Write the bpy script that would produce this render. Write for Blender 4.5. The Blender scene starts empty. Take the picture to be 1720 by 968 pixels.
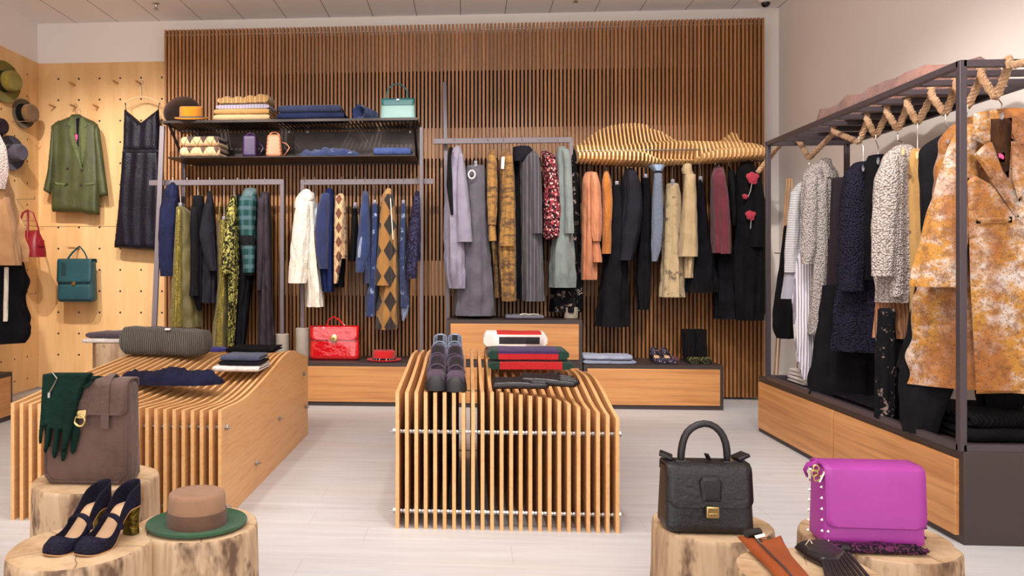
import bpy, math, random
import numpy as np
from mathutils import Vector, Matrix
from mathutils.geometry import delaunay_2d_cdt
PI = math.pi
C = bpy.context.scene.collection
scn = bpy.context.scene
# ------------------------------------------------------------------ camera
FPX, CPX, CPY, CAMH = 1300.0, 700.0, 450.0, 1.1
TH = math.atan(85 / 1300); CT, ST = math.cos(TH), math.sin(TH)
cam_d = bpy.data.cameras.new('camera'); cam = bpy.data.objects.new('camera', cam_d); C.objects.link(cam)
cam.location = (0, 0, CAMH); cam.rotation_euler = (PI / 2, 0, TH)
cam_d.sensor_width = 36; cam_d.lens = 36 * FPX / 1720
cam_d.shift_x = (860 - CPX) / 1720; cam_d.shift_y = -(484 - CPY) / 1720
cam_d.clip_start = 0.05
scn.camera = cam
scn.view_settings.view_transform = 'Standard'; scn.view_settings.look = 'None'
scn.view_settings.gamma = 1; scn.view_settings.use_curve_mapping = False
scn.view_settings.exposure = 0.47
# ------------------------------------------------------------------ world and lights
w = bpy.data.worlds.new('ambient_fill'); scn.world = w; w.use_nodes = True  # even ambient fill, added to soften and lift the whole room
w.node_tree.nodes['Background'].inputs[0].default_value = (1, .95, .93, 1)
w.node_tree.nodes['Background'].inputs[1].default_value = 1.95
def lamp(kind, loc, target, power, size=.1, col=(1, .88, .76), spot=60, blend=.6, sy=None):
    d = bpy.data.lights.new(kind.lower() + '_light', kind); o = bpy.data.objects.new('ceiling_' + kind.lower(), d); C.objects.link(o)
    o.location = loc; d.energy = power; d.color = col
    o.rotation_euler = (Vector(target) - Vector(loc)).to_track_quat('-Z', 'Y').to_euler()
    if kind == 'AREA':
        d.size = size
        if sy: d.shape = 'RECTANGLE'; d.size_y = sy
    elif kind == 'SPOT':
        d.spot_size = math.radians(spot); d.spot_blend = blend; d.shadow_soft_size = size
    return o
# soft area lights added outside the frame, not actual ceiling panels
lamp('AREA', (-.6, 2.6, 3.25), (-.6, 3.0, 0), 85, 4.5, (1, .96, .94), sy=2.0)
lamp('AREA', (-.3, -.3, 3.2), (-.2, 4.0, .8), 8, 5.0, (1, .96, .94), sy=1.6)
# track spots
for (x, y, tx, ty, tz, p, a, s) in [
    (-3.0, 4.3, -3.3, 6.8, 1.2, 190, 62, .02), (-2.2, 4.2, -2.6, 6.7, 1.4, 160, 60, .02),
    (-1.5, 4.3, -1.7, 6.4, 1.3, 130, 58, .04), (-.5, 4.3, -.8, 6.4, 1.3, 120, 58, .04),
    (.6, 4.3, .4, 6.3, 1.2, 130, 58, .04), (1.4, 4.4, 1.6, 6.3, 1.3, 140, 58, .04),
    (.2, 2.2, .2, 3.9, .5, 62, 60, .05), (-1.5, 2.3, -1.5, 4.1, .5, 72, 64, .05),
    (1.0, 2.9, 2.2, 4.4, 1.2, 130, 62, .05), (1.2, 1.6, 2.1, 3.4, 1.2, 90, 60, .05),
    (-1.3, 1.5, -1.2, 2.5, .4, 6, 60, .06), (.9, 1.4, 1.0, 2.4, .4, 6, 62, .06)]:
    lamp('SPOT', (x, y, 3.2), (tx, ty, tz), p, s, (1, .935, .88), a, .7)
# ------------------------------------------------------------------ pixel to place
def ray(px, py):
    a = (px - CPX) / FPX; b = (CPY - py) / FPX
    return Vector((a * CT - ST, a * ST + CT, b))
def atY(px, py, Y):
    d = ray(px, py); k = Y / d[1]; return Vector((d[0] * k, Y, CAMH + d[2] * k))
def atX(px, py, X):
    d = ray(px, py); k = X / d[0]; return Vector((X, d[1] * k, CAMH + d[2] * k))
def atZ(px, py, Z=0):
    d = ray(px, py); k = (Z - CAMH) / d[2]; return Vector((d[0] * k, d[1] * k, Z))
# ------------------------------------------------------------------ materials
def lin(c):
    if isinstance(c, str): c = tuple(int(c[i:i + 2], 16) for i in (0, 2, 4))
    r = []
    for v in c[:3]:
        v = v / 255; r.append(v / 12.92 if v <= .04045 else ((v + .055) / 1.055) ** 2.4)
    return (r[0], r[1], r[2], 1)
_mc = {}
class NT:
    def __init__(s, name):
        s.m = bpy.data.materials.new(name); s.m.use_nodes = True; s.t = s.m.node_tree
        s.b = s.t.nodes['Principled BSDF']; s.tc = s.n('ShaderNodeTexCoord')
        s.co = s.tc.outputs['Object']
    def n(s, ty, **k):
        x = s.t.nodes.new(ty)
        for a, v in k.items(): setattr(x, a, v)
        return x
    def l(s, a, b): s.t.links.new(a, b)
    def math(s, op, a, b=None):
        x = s.n('ShaderNodeMath', operation=op)
        for i, v in enumerate((a, b)):
            if v is None: continue
            if isinstance(v, (int, float)): x.inputs[i].default_value = v
            else: s.l(v, x.inputs[i])
        return x.outputs[0]
    def xyz(s, co=None):
        x = s.n('ShaderNodeSeparateXYZ'); s.l(co or s.co, x.inputs[0]); return x.outputs
    def noise(s, scale, det=3, rough=.6, vec=None, stretch=None, dist=0):
        x = s.n('ShaderNodeTexNoise'); x.inputs['Scale'].default_value = scale; x.inputs['Detail'].default_value = det
        x.inputs['Roughness'].default_value = rough; x.inputs['Distortion'].default_value = dist
        v = vec or s.co
        if stretch:
            m = s.n('ShaderNodeMapping'); m.inputs['Scale'].default_value = stretch; s.l(v, m.inputs[0]); v = m.outputs[0]
        s.l(v, x.inputs['Vector']); return x.outputs['Fac']
    def voro(s, scale, out='Distance', stretch=None):
        x = s.n('ShaderNodeTexVoronoi'); x.inputs['Scale'].default_value = scale
        v = s.co
        if stretch:
            m = s.n('ShaderNodeMapping'); m.inputs['Scale'].default_value = stretch; s.l(v, m.inputs[0]); v = m.outputs[0]
        s.l(v, x.inputs['Vector']); return x.outputs[out]
    def ramp(s, f, stops, const=False):
        r = s.n('ShaderNodeValToRGB'); e = r.color_ramp.elements
        if const: r.color_ramp.interpolation = 'CONSTANT'
        while len(e) < len(stops): e.new(.5)
        for i, (p, c) in enumerate(stops): e[i].position = p; e[i].color = lin(c) if not isinstance(c, float) else (c, c, c, 1)
        s.l(f, r.inputs[0]); return r.outputs[0]
    def mix(s, f, a, b):
        x = s.n('ShaderNodeMix', data_type='RGBA')
        for i, v in ((0, f), (6, a), (7, b)):
            if isinstance(v, (int, float)): x.inputs[i].default_value = v
            elif isinstance(v, (str, tuple)): x.inputs[i].default_value = lin(v)
            else: s.l(v, x.inputs[i])
        return x.outputs[2]
    def bump(s, h, st=.3, d=.005):
        x = s.n('ShaderNodeBump'); x.inputs['Strength'].default_value = st; x.inputs['Distance'].default_value = d
        s.l(h, x.inputs['Height']); s.l(x.outputs[0], s.b.inputs['Normal'])
    def base(s, c):
        if isinstance(c, (str, tuple)): s.b.inputs['Base Color'].default_value = lin(c)
        else: s.l(c, s.b.inputs['Base Color'])
    def p(s, rough=.8, metal=0, sheen=0, coat=0, trans=0, spec=None):
        i = s.b.inputs; i['Roughness'].default_value = rough; i['Metallic'].default_value = metal
        i['Sheen Weight'].default_value = sheen; i['Coat Weight'].default_value = coat; i['Transmission Weight'].default_value = trans
        if spec is not None: i['Specular IOR Level'].default_value = spec
        return s.m
def M(name, c, rough=.8, metal=0, sheen=0, coat=0, trans=0, bs=None, bst=.25, bd=.004, var=.0, c2=None, ns=6, spec=None):
    """plain material; var/c2 add a soft change of tone, bs a fine bump"""
    key = ('M', name)
    if key in _mc: return _mc[key]
    t = NT(name)
    if c2: t.base(t.mix(t.ramp(t.noise(ns, 4), [(.35, 0.), (.65, 1.)]), c, c2))
    else: t.base(c)
    if bs: t.bump(t.noise(bs, 3), bst, bd)
    _mc[key] = t.p(rough, metal, sheen, coat, trans, spec); return _mc[key]
def cloth(name, c, pat=None, c2=None, s=40, d=.5, rough=.85, sheen=.15, bs=300, bst=.3, axis='h', c3=None, metal=0, ang=0):
    key = ('C', name)
    if key in _mc: return _mc[key]
    t = NT('cloth_' + name)
    x, y, z = t.xyz()
    h = t.math('ADD', t.math('MULTIPLY', y, .6), x)
    def band(v, f, duty):
        fr = t.math('FRACT', t.math('ADD', t.math('MULTIPLY', v, f), 100.3)); return t.math('LESS_THAN', fr, duty)
    col = c
    if pat == 'stripe': col = t.mix(band(x if axis == 'v' else (h if axis == 'y' else z), s, d), c, c2)
    elif pat == 'argyle':
        a = t.math('ABSOLUTE', t.math('SUBTRACT', t.math('FRACT', t.math('ADD', t.math('MULTIPLY', x, s), 100.2)), .5))
        b = t.math('ABSOLUTE', t.math('SUBTRACT', t.math('FRACT', t.math('ADD', t.math('MULTIPLY', z, s * .55), 100.)), .5))
        f = t.math('LESS_THAN', t.math('ADD', a, b), d)
        col = t.mix(f, c, c2)
        if c3:
            a2 = t.math('ABSOLUTE', t.math('SUBTRACT', a, b)); col = t.mix(t.math('LESS_THAN', a2, .02), col, c3)
    elif pat == 'plaid':
        f1 = band(x, s, d); f2 = band(z, s * .8, d)
        col = t.mix(f1, c, c2); col = t.mix(t.math('MULTIPLY', f2, .6), col, c3 or c2)
        col = t.mix(t.math('MULTIPLY', band(z, s * 6, .3), .35), col, '101418')
    elif pat == 'spots': col = t.mix(t.math('LESS_THAN', t.math('ADD', t.voro(s), t.math('MULTIPLY', t.noise(s * 2), .3)), d), c, c2)
    elif pat == 'blotch':
        col = t.mix(t.ramp(t.noise(s, 5, .7), [(d - .03, 0.), (d + .03, 1.)]), c, c2)
        if c3: col = t.mix(t.ramp(t.noise(s * 1.7, 4, .7, dist=.5), [(.58, 0.), (.62, 1.)]), col, c3)
    elif pat == 'floral':
        col = t.mix(t.ramp(t.noise(s, 2, .5, dist=1.5), [(.5, 0.), (.55, 1.)]), c, c2)
        if c3: col = t.mix(t.math('LESS_THAN', t.voro(s * 1.2), d * .6), col, c3)
    elif pat == 'snake':
        a = t.ramp(t.noise(s, 6, .8, stretch=(1, 1, 3.2)), [(.46, 0.), (.56, 1.)])
        b = t.math('LESS_THAN', t.voro(s * 8), .22)
        col = t.mix(t.math('MULTIPLY', b, .5), t.mix(a, c, c2), c3 or c2)
    elif pat == 'boucle':
        v = t.voro(s); col = t.mix(t.ramp(v, [(.25, 0.), (.75, 1.)]), c, c2)
        t.bump(t.math('SUBTRACT', 1., t.math('ADD', v, t.math('MULTIPLY', t.noise(s * .5), .5))), .9, .012)
    elif pat == 'glitter':
        v = t.voro(s, 'Color'); g = t.xyz(v)[0]; col = t.mix(t.ramp(g, [(.55, 0.), (.8, 1.)]), c, c2)
        t.bump(g, .8, .004)
    elif pat == 'knit':
        wv = t.math('SINE', t.math('MULTIPLY', t.math('ADD', h if axis == 'y' else (x if axis == 'v' else z), t.math('MULTIPLY', t.noise(4), .05)), s))
        col = t.mix(t.ramp(wv, [(.1, 0.), (.9, 1.)]), c2 or c, c); t.bump(wv, .8, .008)
    elif c2:
        col = t.mix(t.ramp(t.noise(8, 3), [(.4, 0.), (.65, 1.)]), c, c2)
    if pat not in ('boucle', 'glitter', 'knit'):
        t.bump(t.math('ADD', t.noise(bs, 2), t.math('MULTIPLY', t.noise(13, 4, stretch=(1, 1, .3), dist=.8), 3.5)), bst + .15, .012)
    t.base(col)
    dark = isinstance(c, str) and sum(lin(c)[:3]) < .12
    if dark: sheen = .0
    _mc[key] = t.p(rough, metal, sheen, spec=.15 if dark else None); return _mc[key]
def wood(name, a, b, cdark, axis='x', s=1., rough=.5, bst=.06, var=None, coat=0, knots=True, fine=False):
    key = ('W', name)
    if key in _mc: return _mc[key]
    t = NT('wood_' + name)
    st = {'x': (.35, 5, 5), 'y': (5, .35, 5), 'z': (5, 5, .35)}[axis]; st = tuple(v * s for v in st)
    if fine: st = {'x': (.3, 9, 9), 'y': (9, .3, 9)}[axis]
    f = t.noise(2.2, 5, .6, stretch=st, dist=.5 if fine else 1.2); g = t.noise(5 if fine else 14, 3, .6, stretch=st)
    col = t.mix(t.ramp(f, [(.3, 0.), (.7, 1.)]), a, b)
    col = t.mix(t.ramp(g, [(.5, 0.), (.75, .55)]), col, cdark)
    if knots:
        k = t.noise(1.3, 2, .5, stretch=tuple(v * 1.3 for v in st)); col = t.mix(t.ramp(k, [(.62, 0.), (.72, .75)]), col, cdark)
    if var is not None:
        x, y, z = t.xyz(); q = t.math('FLOOR', t.math('MULTIPLY', x, var)); wn = t.n('ShaderNodeTexWhiteNoise', noise_dimensions='1D'); t.l(q, wn.inputs['W'])
        col = t.mix(t.math('MULTIPLY', wn.outputs['Value'], .5), col, cdark)
    t.base(col); t.bump(g, bst, .003)
    _mc[key] = t.p(rough, coat=coat); return _mc[key]
# ------------------------------------------------------------------ object helpers
class MB:
    def __init__(s): s.v = []; s.f = []; s.mi = []; s.cur = 0
    def add(s, vs, fs):
        o = len(s.v); s.v += [tuple(v) for v in vs]; s.f += [tuple(i + o for i in f) for f in fs]; s.mi += [s.cur] * len(fs); return s
    def box(s, a, b, mat=None):
        (x0, y0, z0), (x1, y1, z1) = a, b
        vs = [Vector(p) for p in ((x0, y0, z0), (x1, y0, z0), (x1, y1, z0), (x0, y1, z0), (x0, y0, z1), (x1, y0, z1), (x1, y1, z1), (x0, y1, z1))]
        if mat: vs = [mat @ v for v in vs]
        return s.add(vs, [(0, 3, 2, 1), (4, 5, 6, 7), (0, 1, 5, 4), (1, 2, 6, 5), (2, 3, 7, 6), (3, 0, 4, 7)])
    def beam(s, p, q, wx, wy, up=(0, 0, 1)):
        p, q = Vector(p), Vector(q); d = (q - p).normalized(); u = Vector(up)
        if abs(d.dot(u)) > .95: u = Vector((0, 1, 0))
        a = d.cross(u).normalized(); b = a.cross(d).normalized()
        vs = [e + a * i * wx / 2 + b * j * wy / 2 for e in (p, q) for i, j in ((-1, -1), (1, -1), (1, 1), (-1, 1))]
        return s.add(vs, [(0, 1, 2, 3), (7, 6, 5, 4), (0, 4, 5, 1), (1, 5, 6, 2), (2, 6, 7, 3), (3, 7, 4, 0)])
    def loft(s, rings, cap0=True, cap1=True, closed=False):
        n = len(rings[0]); vs = [v for r in rings for v in r]; fs = []
        m = len(rings)
        for i in range(m - 1 if not closed else m):
            j = (i + 1) % m
            for k in range(n): fs.append((i * n + k, i * n + (k + 1) % n, j * n + (k + 1) % n, j * n + k))
        if not closed:
            if cap0: fs.append(tuple(range(n))[::-1])
            if cap1: fs.append(tuple((m - 1) * n + k for k in range(n)))
        return s.add(vs, fs)
    def tube(s, path, r, n=8, sq=1., closed=False):
        P = [Vector(p) for p in path]; rings = []; a = None
        for i, p in enumerate(P):
            if closed: d = P[(i + 1) % len(P)] - P[i - 1]
            else: d = P[min(i + 1, len(P) - 1)] - P[max(i - 1, 0)]
            if d.length < 1e-9: d = Vector((0, 0, 1))
            d.normalize()
            if a is None: a = d.orthogonal().normalized()
            a = (a - d * a.dot(d)); a = a.normalized() if a.length > 1e-6 else d.orthogonal().normalized()
            b = d.cross(a); rr = r[i] if isinstance(r, (list, tuple)) else r
            rings.append([p + (a * math.cos(2 * PI * k / n) + b * sq * math.sin(2 * PI * k / n)) * rr for k in range(n)])
        return s.loft(rings, closed=closed)
    def lathe(s, prof, c=(0, 0, 0), n=32, mat=None, ex=1., ey=1.):
        c = Vector(c); rings = [[Vector((r * ex * math.cos(2 * PI * k / n), r * ey * math.sin(2 * PI * k / n), z)) for k in range(n)] for r, z in prof]
        rings = [[(mat @ v if mat else v) + c for v in r] for r in rings]
        return s.loft(rings)
    def prism(s, poly, f0, f1):
        """poly: 2D points, f0/f1 map them to the two faces"""
        n = len(poly); vs = [f0(*p) for p in poly] + [f1(*p) for p in poly]
        fs = [tuple(range(n))[::-1], tuple(range(n, 2 * n))] + [(k, (k + 1) % n, (k + 1) % n + n, k + n) for k in range(n)]
        return s.add(vs, fs)
def base_of(o):
    v = Vector((0, 0, 0))
    while o is not None: v += o.location; o = o.parent
    return v
def mesh_of(name, mb, mats, off=Vector((0, 0, 0)), smooth=True, auto=40):
    me = bpy.data.meshes.new(name); me.from_pydata([tuple(Vector(v) - off) for v in mb.v], [], mb.f)
    if not isinstance(mats, (list, tuple)): mats = [mats]
    for m in mats: me.materials.append(m)
    if len(mats) > 1: me.polygons.foreach_set('material_index', mb.mi)
    import bmesh
    bm = bmesh.new(); bm.from_mesh(me); bmesh.ops.recalc_face_normals(bm, faces=bm.faces); bm.to_mesh(me); bm.free()
    if smooth:
        me.polygons.foreach_set('use_smooth', [True] * len(me.polygons))
        me.set_sharp_from_angle(angle=math.radians(auto))
    me.update(); return me
def mods(o, bevel=0, sub=0, solid=0):
    if bevel:
        m = o.modifiers.new('bevel', 'BEVEL'); m.width = bevel; m.segments = 2; m.limit_method = 'ANGLE'; m.angle_limit = math.radians(40)
    if solid:
        m = o.modifiers.new('solid', 'SOLIDIFY'); m.thickness = solid; m.offset = 0
    if sub:
        m = o.modifiers.new('sub', 'SUBSURF'); m.levels = sub; m.render_levels = sub
def thing(name, label, cat, loc=(0, 0, 0), group=None, rz=0, rot=None):
    o = bpy.data.objects.new(name, None); C.objects.link(o); o.location = loc; o.rotation_euler = rot or (0, 0, rz); o.empty_display_size = .02
    o['label'] = label; o['category'] = cat
    if group: o['group'] = group
    return o
def part(name, mb, mat, parent, local=False, bevel=0, sub=0, solid=0, smooth=True, auto=40, label=None):
    off = Vector((0, 0, 0)) if local else base_of(parent)
    o = bpy.data.objects.new(name, mesh_of(name, mb, mat, off, smooth, auto)); C.objects.link(o); o.parent = parent
    mods(o, bevel, sub, solid)
    if label: o['label'] = label
    return o
def solo(name, mb, mat, label, cat, loc, group=None, bevel=0, sub=0, solid=0, smooth=True, auto=40, local=False, rz=0, rot=None):
    loc = Vector(loc)
    o = bpy.data.objects.new(name, mesh_of(name, mb, mat, Vector((0, 0, 0)) if local else loc, smooth, auto)); C.objects.link(o)
    o.location = loc; o.rotation_euler = rot or (0, 0, rz); o['label'] = label; o['category'] = cat
    if group: o['group'] = group
    mods(o, bevel, sub, solid); return o
def struct(name, mb, mat, bevel=0, smooth=False):
    o = bpy.data.objects.new(name, mesh_of(name, mb, mat, smooth=smooth)); C.objects.link(o); o['kind'] = 'structure'; mods(o, bevel); return o
def copy_tree(o, parent=None):
    c = o.copy(); C.objects.link(c); c.parent = parent
    for ch in list(o.children): copy_tree(ch, c)
    return c
def again(o, loc, label=None, rz=None, group=None):
    c = copy_tree(o); c.location = loc
    if label: c['label'] = label
    if rz is not None: c.rotation_euler = (0, 0, rz)
    if group: c['group'] = group
    return c
def superring(c, ax, ay, a, b, n=32, e=2.5, wob=None):
    out = []
    for k in range(n):
        t = 2 * PI * k / n; ct, st = math.cos(t), math.sin(t)
        m = 1 if wob is None else wob(t)
        out.append(c + ax * (a * m * math.copysign(abs(ct) ** (2 / e), ct)) + ay * (b * m * math.copysign(abs(st) ** (2 / e), st)))
    return out
# puffed silhouette: outline polygon (2D) -> pillowy solid
def puff(mb, poly, fn, T=.02, er=.03, step=.012, amp=0., seed=0, back=.6):
    P = np.array(poly, float)
    # resample outline
    Q = []
    for i in range(len(P)):
        a, b = P[i], P[(i + 1) % len(P)]; L = np.linalg.norm(b - a); m = max(1, int(round(L / step)))
        for j in range(m): Q.append(a + (b - a) * j / m)
    Q = np.array(Q); nQ = len(Q)
    x0, y0 = Q.min(0); x1, y1 = Q.max(0); rnd = random.Random(seed)
    A, B = Q, np.roll(Q, -1, 0); AB = B - A; LL = (AB ** 2).sum(1) + 1e-12
    def dist(p):
        t = np.clip(((p - A) * AB).sum(1) / LL, 0, 1); return math.sqrt(((A + AB * t[:, None] - p) ** 2).sum(1).min())
    def inside(p):
        x, y = p; c = ((A[:, 1] > y) != (B[:, 1] > y)) & (x < (B[:, 0] - A[:, 0]) * (y - A[:, 1]) / (B[:, 1] - A[:, 1] + 1e-12) + A[:, 0]); return bool(c.sum() % 2)
    pts = []
    yy = y0 + step * .5; row = 0
    while yy < y1:
        xx = x0 + step * (.5 if row % 2 else 0)
        while xx < x1:
            p = np.array((xx + rnd.uniform(-.1, .1) * step, yy + rnd.uniform(-.1, .1) * step))
            if inside(p) and dist(p) > step * .45: pts.append(p)
            xx += step
        yy += step * .87; row += 1
    allp = [Vector(q) for q in Q] + [Vector(p) for p in pts]
    vo, eo, fo, ov, _, _ = delaunay_2d_cdt(allp, [(i, (i + 1) % nQ) for i in range(nQ)], [], 1, 1e-6)
    bd = set(); 
    for i, src in enumerate(ov):
        if any(s_ < nQ for s_ in src): bd.add(i)
    ph = [rnd.uniform(0, 6.28) for _ in range(6)]
    front = []; backv = []
    for i, v in enumerate(vo):
        d = 0 if i in bd else dist(np.array(v)); q = min(1, d / er); t = math.sqrt(max(0, 1 - (1 - q) ** 2))
        wv = amp * t * (math.sin(v[0] * 62 + ph[0] + .9 * math.sin(v[1] * 5 + ph[1])) * .7 + math.sin(v[0] * 33 - v[1] * 5 + ph[2]) * .5 + math.sin(v[1] * 17 + v[0] * 12 + ph[3]) * .15)
        front.append(fn(v[0], v[1], T * t + wv))
        backv.append(fn(v[0], v[1], -T * back * t))
    n = len(vo); idx = {}
    vs = list(front); bi = []
    for i in range(n):
        if i in bd: bi.append(i)
        else: bi.append(len(vs)); vs.append(backv[i])
    fs = [tuple(f) for f in fo] + [tuple(bi[k] for k in f)[::-1] for f in fo]
    return mb.add(vs, fs)
def wav(seed):
    r = random.Random(seed); ph = [r.uniform(0, 6.28) for _ in range(8)]
    def f(x, y, z):
        return (math.sin(x * 11 + ph[0] + 1.3 * math.sin(z * 7 + ph[1])) + .7 * math.sin(y * 17 + ph[2] + x * 5) + .6 * math.sin(z * 23 + x * 9 + ph[3]) + .5 * math.sin(x * 31 + y * 23 + ph[4]) + .35 * math.sin(x * 57 - z * 41 + y * 33 + ph[5])) / 3
    return f
# folded cloth: one long strip folded back on itself, rounded edge to the front
def folded_mesh(w_, d, h, layers=2, amp=.004, seed=0, nx=22, taper=.0):
    th = h / layers; f = wav(seed); path = []; m = 8
    for i in range(layers):
        z = th * (i + .5); fwd = (i % 2 == 0)
        ys = [d / 2 - th / 2 - (d - th) * j / m for j in range(m + 1)]
        if not fwd: ys = ys[::-1]
        path += [(y, z) for y in ys]
        if i < layers - 1:
            yc = ys[-1]; sg = -1 if fwd else 1
            for a in (-60, -30, 0, 30, 60):
                path.append((yc + sg * math.cos(math.radians(a)) * th * .55, z + th / 2 + math.sin(math.radians(a)) * th / 2))
    mb = MB(); L = len(path); hw = th * .47
    # rings around strip for each x
    rings = []
    for k in range(nx + 1):
        u = k / nx; x = (u - .5) * w_; e = min(1, min(u, 1 - u) / .06); e = max(.4, math.sqrt(1 - (1 - e) ** 2))
        up, dn = [], []
        for i, (y, z) in enumerate(path):
            y0, z0 = path[max(0, i - 1)]; y1, z1 = path[min(L - 1, i + 1)]; dy, dz = y1 - y0, z1 - z0; l = math.hypot(dy, dz) or 1
            ny, nz = -dz / l, dy / l; t = hw * e * (.75 if i in (0, L - 1) else 1)
            for lst, sg in ((up, 1), (dn, -1)):
                yy, zz = y + ny * t * sg, z + nz * t * sg; q = f(x, yy, zz) * amp; g = z / h
                lst.append(Vector((x * (1 - taper * g) + q * .8, yy + q, max(0.001, zz + q * (.3 + .7 * g) * min(1, zz / .01)))))
        rings.append(up + dn[::-1])
    mb.loft(rings); return mb
def folded(name, label, cat, c, w_, d, h, layers, mat, rz=0, amp=.004, seed=0, group=None, tilt=0, **k):
    mb = folded_mesh(w_, d, h, layers, amp, seed, **k)
    return solo(name, mb, mat, label, cat, c, group, local=True, rot=(tilt, 0, rz), auto=60)
# ------------------------------------------------------------------ garments
def grow(rows, step=5.):
    rows = sorted(rows); ys = [r[0] for r in rows]; n = max(3, int((ys[-1] - ys[0]) / step)); Y = np.linspace(ys[0], ys[-1], n)
    L = np.interp(Y, ys, [r[1] for r in rows]); R = np.interp(Y, ys, [r[2] for r in rows])
    for _ in range(1):
        if n > 4:
            L[1:-1] = (L[:-2] + 2 * L[1:-1] + L[2:]) / 4; R[1:-1] = (R[:-2] + 2 * R[1:-1] + R[2:]) / 4
    return list(zip(Y, L, R))
def drape(mb, rows, Y, b, b0=None, fold=.08, nf=7, seed=0, n=40, e=2.3, step=5., flare=0.):
    """closed loft whose seen width follows rows [(py, xl, xr)] at depth Y, and that runs b deep on both sides"""
    rows = grow(rows, step); rnd = random.Random(seed); ph = [rnd.uniform(0, 6.28) for _ in range(4)]
    ztop = None; rings = []
    zs = [atY((l + r) / 2, y, Y) for y, l, r in rows]; H = zs[0].z - zs[-1].z
    for (y, l, r), c in zip(rows, zs):
        dv = Vector((c.x, c.y, 0)); wz = -c.x * ST + c.y * CT; a = max(.004, (r - l) / 2 * wz / FPX)
        L = dv.normalized(); S = Vector((L.y, -L.x, 0)); a *= abs(S.x * CT + S.y * ST) ** -1
        dn = zs[0].z - c.z
        bb = b if b0 is None else b0 + (b - b0) * math.sqrt(min(1, dn / .09)); bb *= 1 + flare * dn / max(H, .01)
        g = min(1, dn / max(.15, H * .8))
        wob = lambda t: 1 + fold * (.25 + g) * (math.sin(nf * t + ph[0] + .8 * math.sin(dn * 5 + ph[1])) * .6 + .4 * math.sin((2 * nf + 1) * t + ph[2] + dn * 2)) + .022 * math.sin(4 * t + dn * 31 + ph[3]) * (.4 + g) + .014 * math.sin(6 * t - dn * 47 + ph[1])
        rings.append(superring(c, S, L, a, bb, n, e, wob))
    # top is gathered to a soft point
    c0 = sum(rings[0], Vector()) / n; r0 = [c0 + (v - c0) * .55 + Vector((0, 0, .006)) for v in rings[0]]
    cb = sum(rings[-1], Vector()) / n; rb = [cb + (v - cb) * .93 + Vector((0, 0, .03)) for v in rings[-1]]
    mb.loft([r0] + rings + [rb]); return mb
wire = M('polished_steel_wire', 'C9C4BE', .25, 1)
clear = M('clear_plastic', 'B4B2BE', .12, 0, trans=.5)
darkplastic = M('dark_plastic', '2A2426', .4)
palewood = M('pale_wood_bar', 'D9B98C', .5)
def hanger(at, neck, label, kind='top', L=Vector((0, 1, 0)), group=None, rail=.02, half=.17, mat=None, drop=.05):
    """at: point on the bar the hook sits on (its top); neck: point where the arms start"""
    h = thing('hanger', label, 'hanger', neck, group)
    mb = MB(); S = Vector((L.y, -L.x, 0)); p = []
    r = .016
    for a in range(-20, 200, 20): p.append(Vector(at) + L * (math.cos(math.radians(a)) * r) + Vector((0, 0, math.sin(math.radians(a)) * r - r * .2)))
    p = [p[0] + Vector((0, 0, -.01))] + p
    q = p[-1]; nk = Vector(neck)
    p += [q + Vector((0, 0, -.02)), Vector((nk.x, nk.y, max(nk.z + .02, q.z - .05))), nk + Vector((0, 0, .0)), nk - Vector((0, 0, .012))]
    mb.tube(p, .0028, 6); part('hook', mb, wire, h)
    mb = MB()
    if kind == 'top':
        pts = [nk + L * half * (k / 6) + Vector((0, 0, -.012 - drop * abs(k / 6) ** 1.4)) for k in range(-6, 7)]
        mb.tube(pts, [.005] + [.008] * 11 + [.005], 8, .8); part('shoulder_bar', mb, mat or clear, h)
    else:
        b = [nk + L * half * k / 3 + Vector((0, 0, -.012 - .01 * abs(k / 3))) for k in range(-3, 4)]
        mb.tube(b, .006, 8); part('cross_bar', mb, mat or clear, h)
        for k in (-1, 1):
            mb = MB(); c = nk + L * half * .8 * k - Vector((0, 0, .03))
            mb.box(c - Vector((.013, .013, .024)), c + Vector((.013, .013, .026))); part('clip', mb, mat or clear, h, bevel=.004)
    return h
GN = [0]
def garment(name, label, cat, T, rows, mat, Y, b=.19, b0=.05, fold=.11, nf=7, extra=(), group=None, seed=None, hook=None, railpx=None, kind='top', short=None, hgroup=None, half=.15, e=2.4, hm=None, flare=0., hd=None):
    """T=(ox,oy,s): rows are read off an enlarged crop"""
    ox, oy, s = T; GN[0] += 1
    if group == 'garments in the cage rack': Y *= .957; hd = hd and hd * .957
    sd = GN[0] if seed is None else seed
    tr = lambda rs: [(oy + y / s, ox + l / s, ox + r / s) for y, l, r in rs]
    R = tr(rows); top = atY((R[0][1] + R[0][2]) / 2, R[0][0], Y)
    t = thing(name, label, cat, top, group)
    mb = MB(); drape(mb, R, Y, b, b0 if kind == 'top' else None, fold, nf, sd, e=e, flare=flare); part('body', mb, mat, t, auto=80)
    for x in extra:
        nm, rs, dY, bb, m = x[:5]; o = x[5] if len(x) > 5 else {}
        mb = MB(); drape(mb, tr(rs), Y + dY, bb, o.get('b0', bb * .5), o.get('fold', .08), o.get('nf', 5), sd * 7 + len(nm), e=o.get('e', 2.2)); part(nm, mb, m, t, auto=80, label=o.get('label'))
    if hook is not None:
        hx, hy = ox + hook / s, railpx; a = atY(hx, hy, hd or Y)
        nk = Vector((a.x * .0 + top.x, top.y, top.z + (.0 if kind == 'top' else .035)))
        Ld = Vector((top.x, top.y, 0)).normalized()
        hanger(a, nk, short, kind, Ld, hgroup, half=half, mat=hm)
    return t
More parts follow.
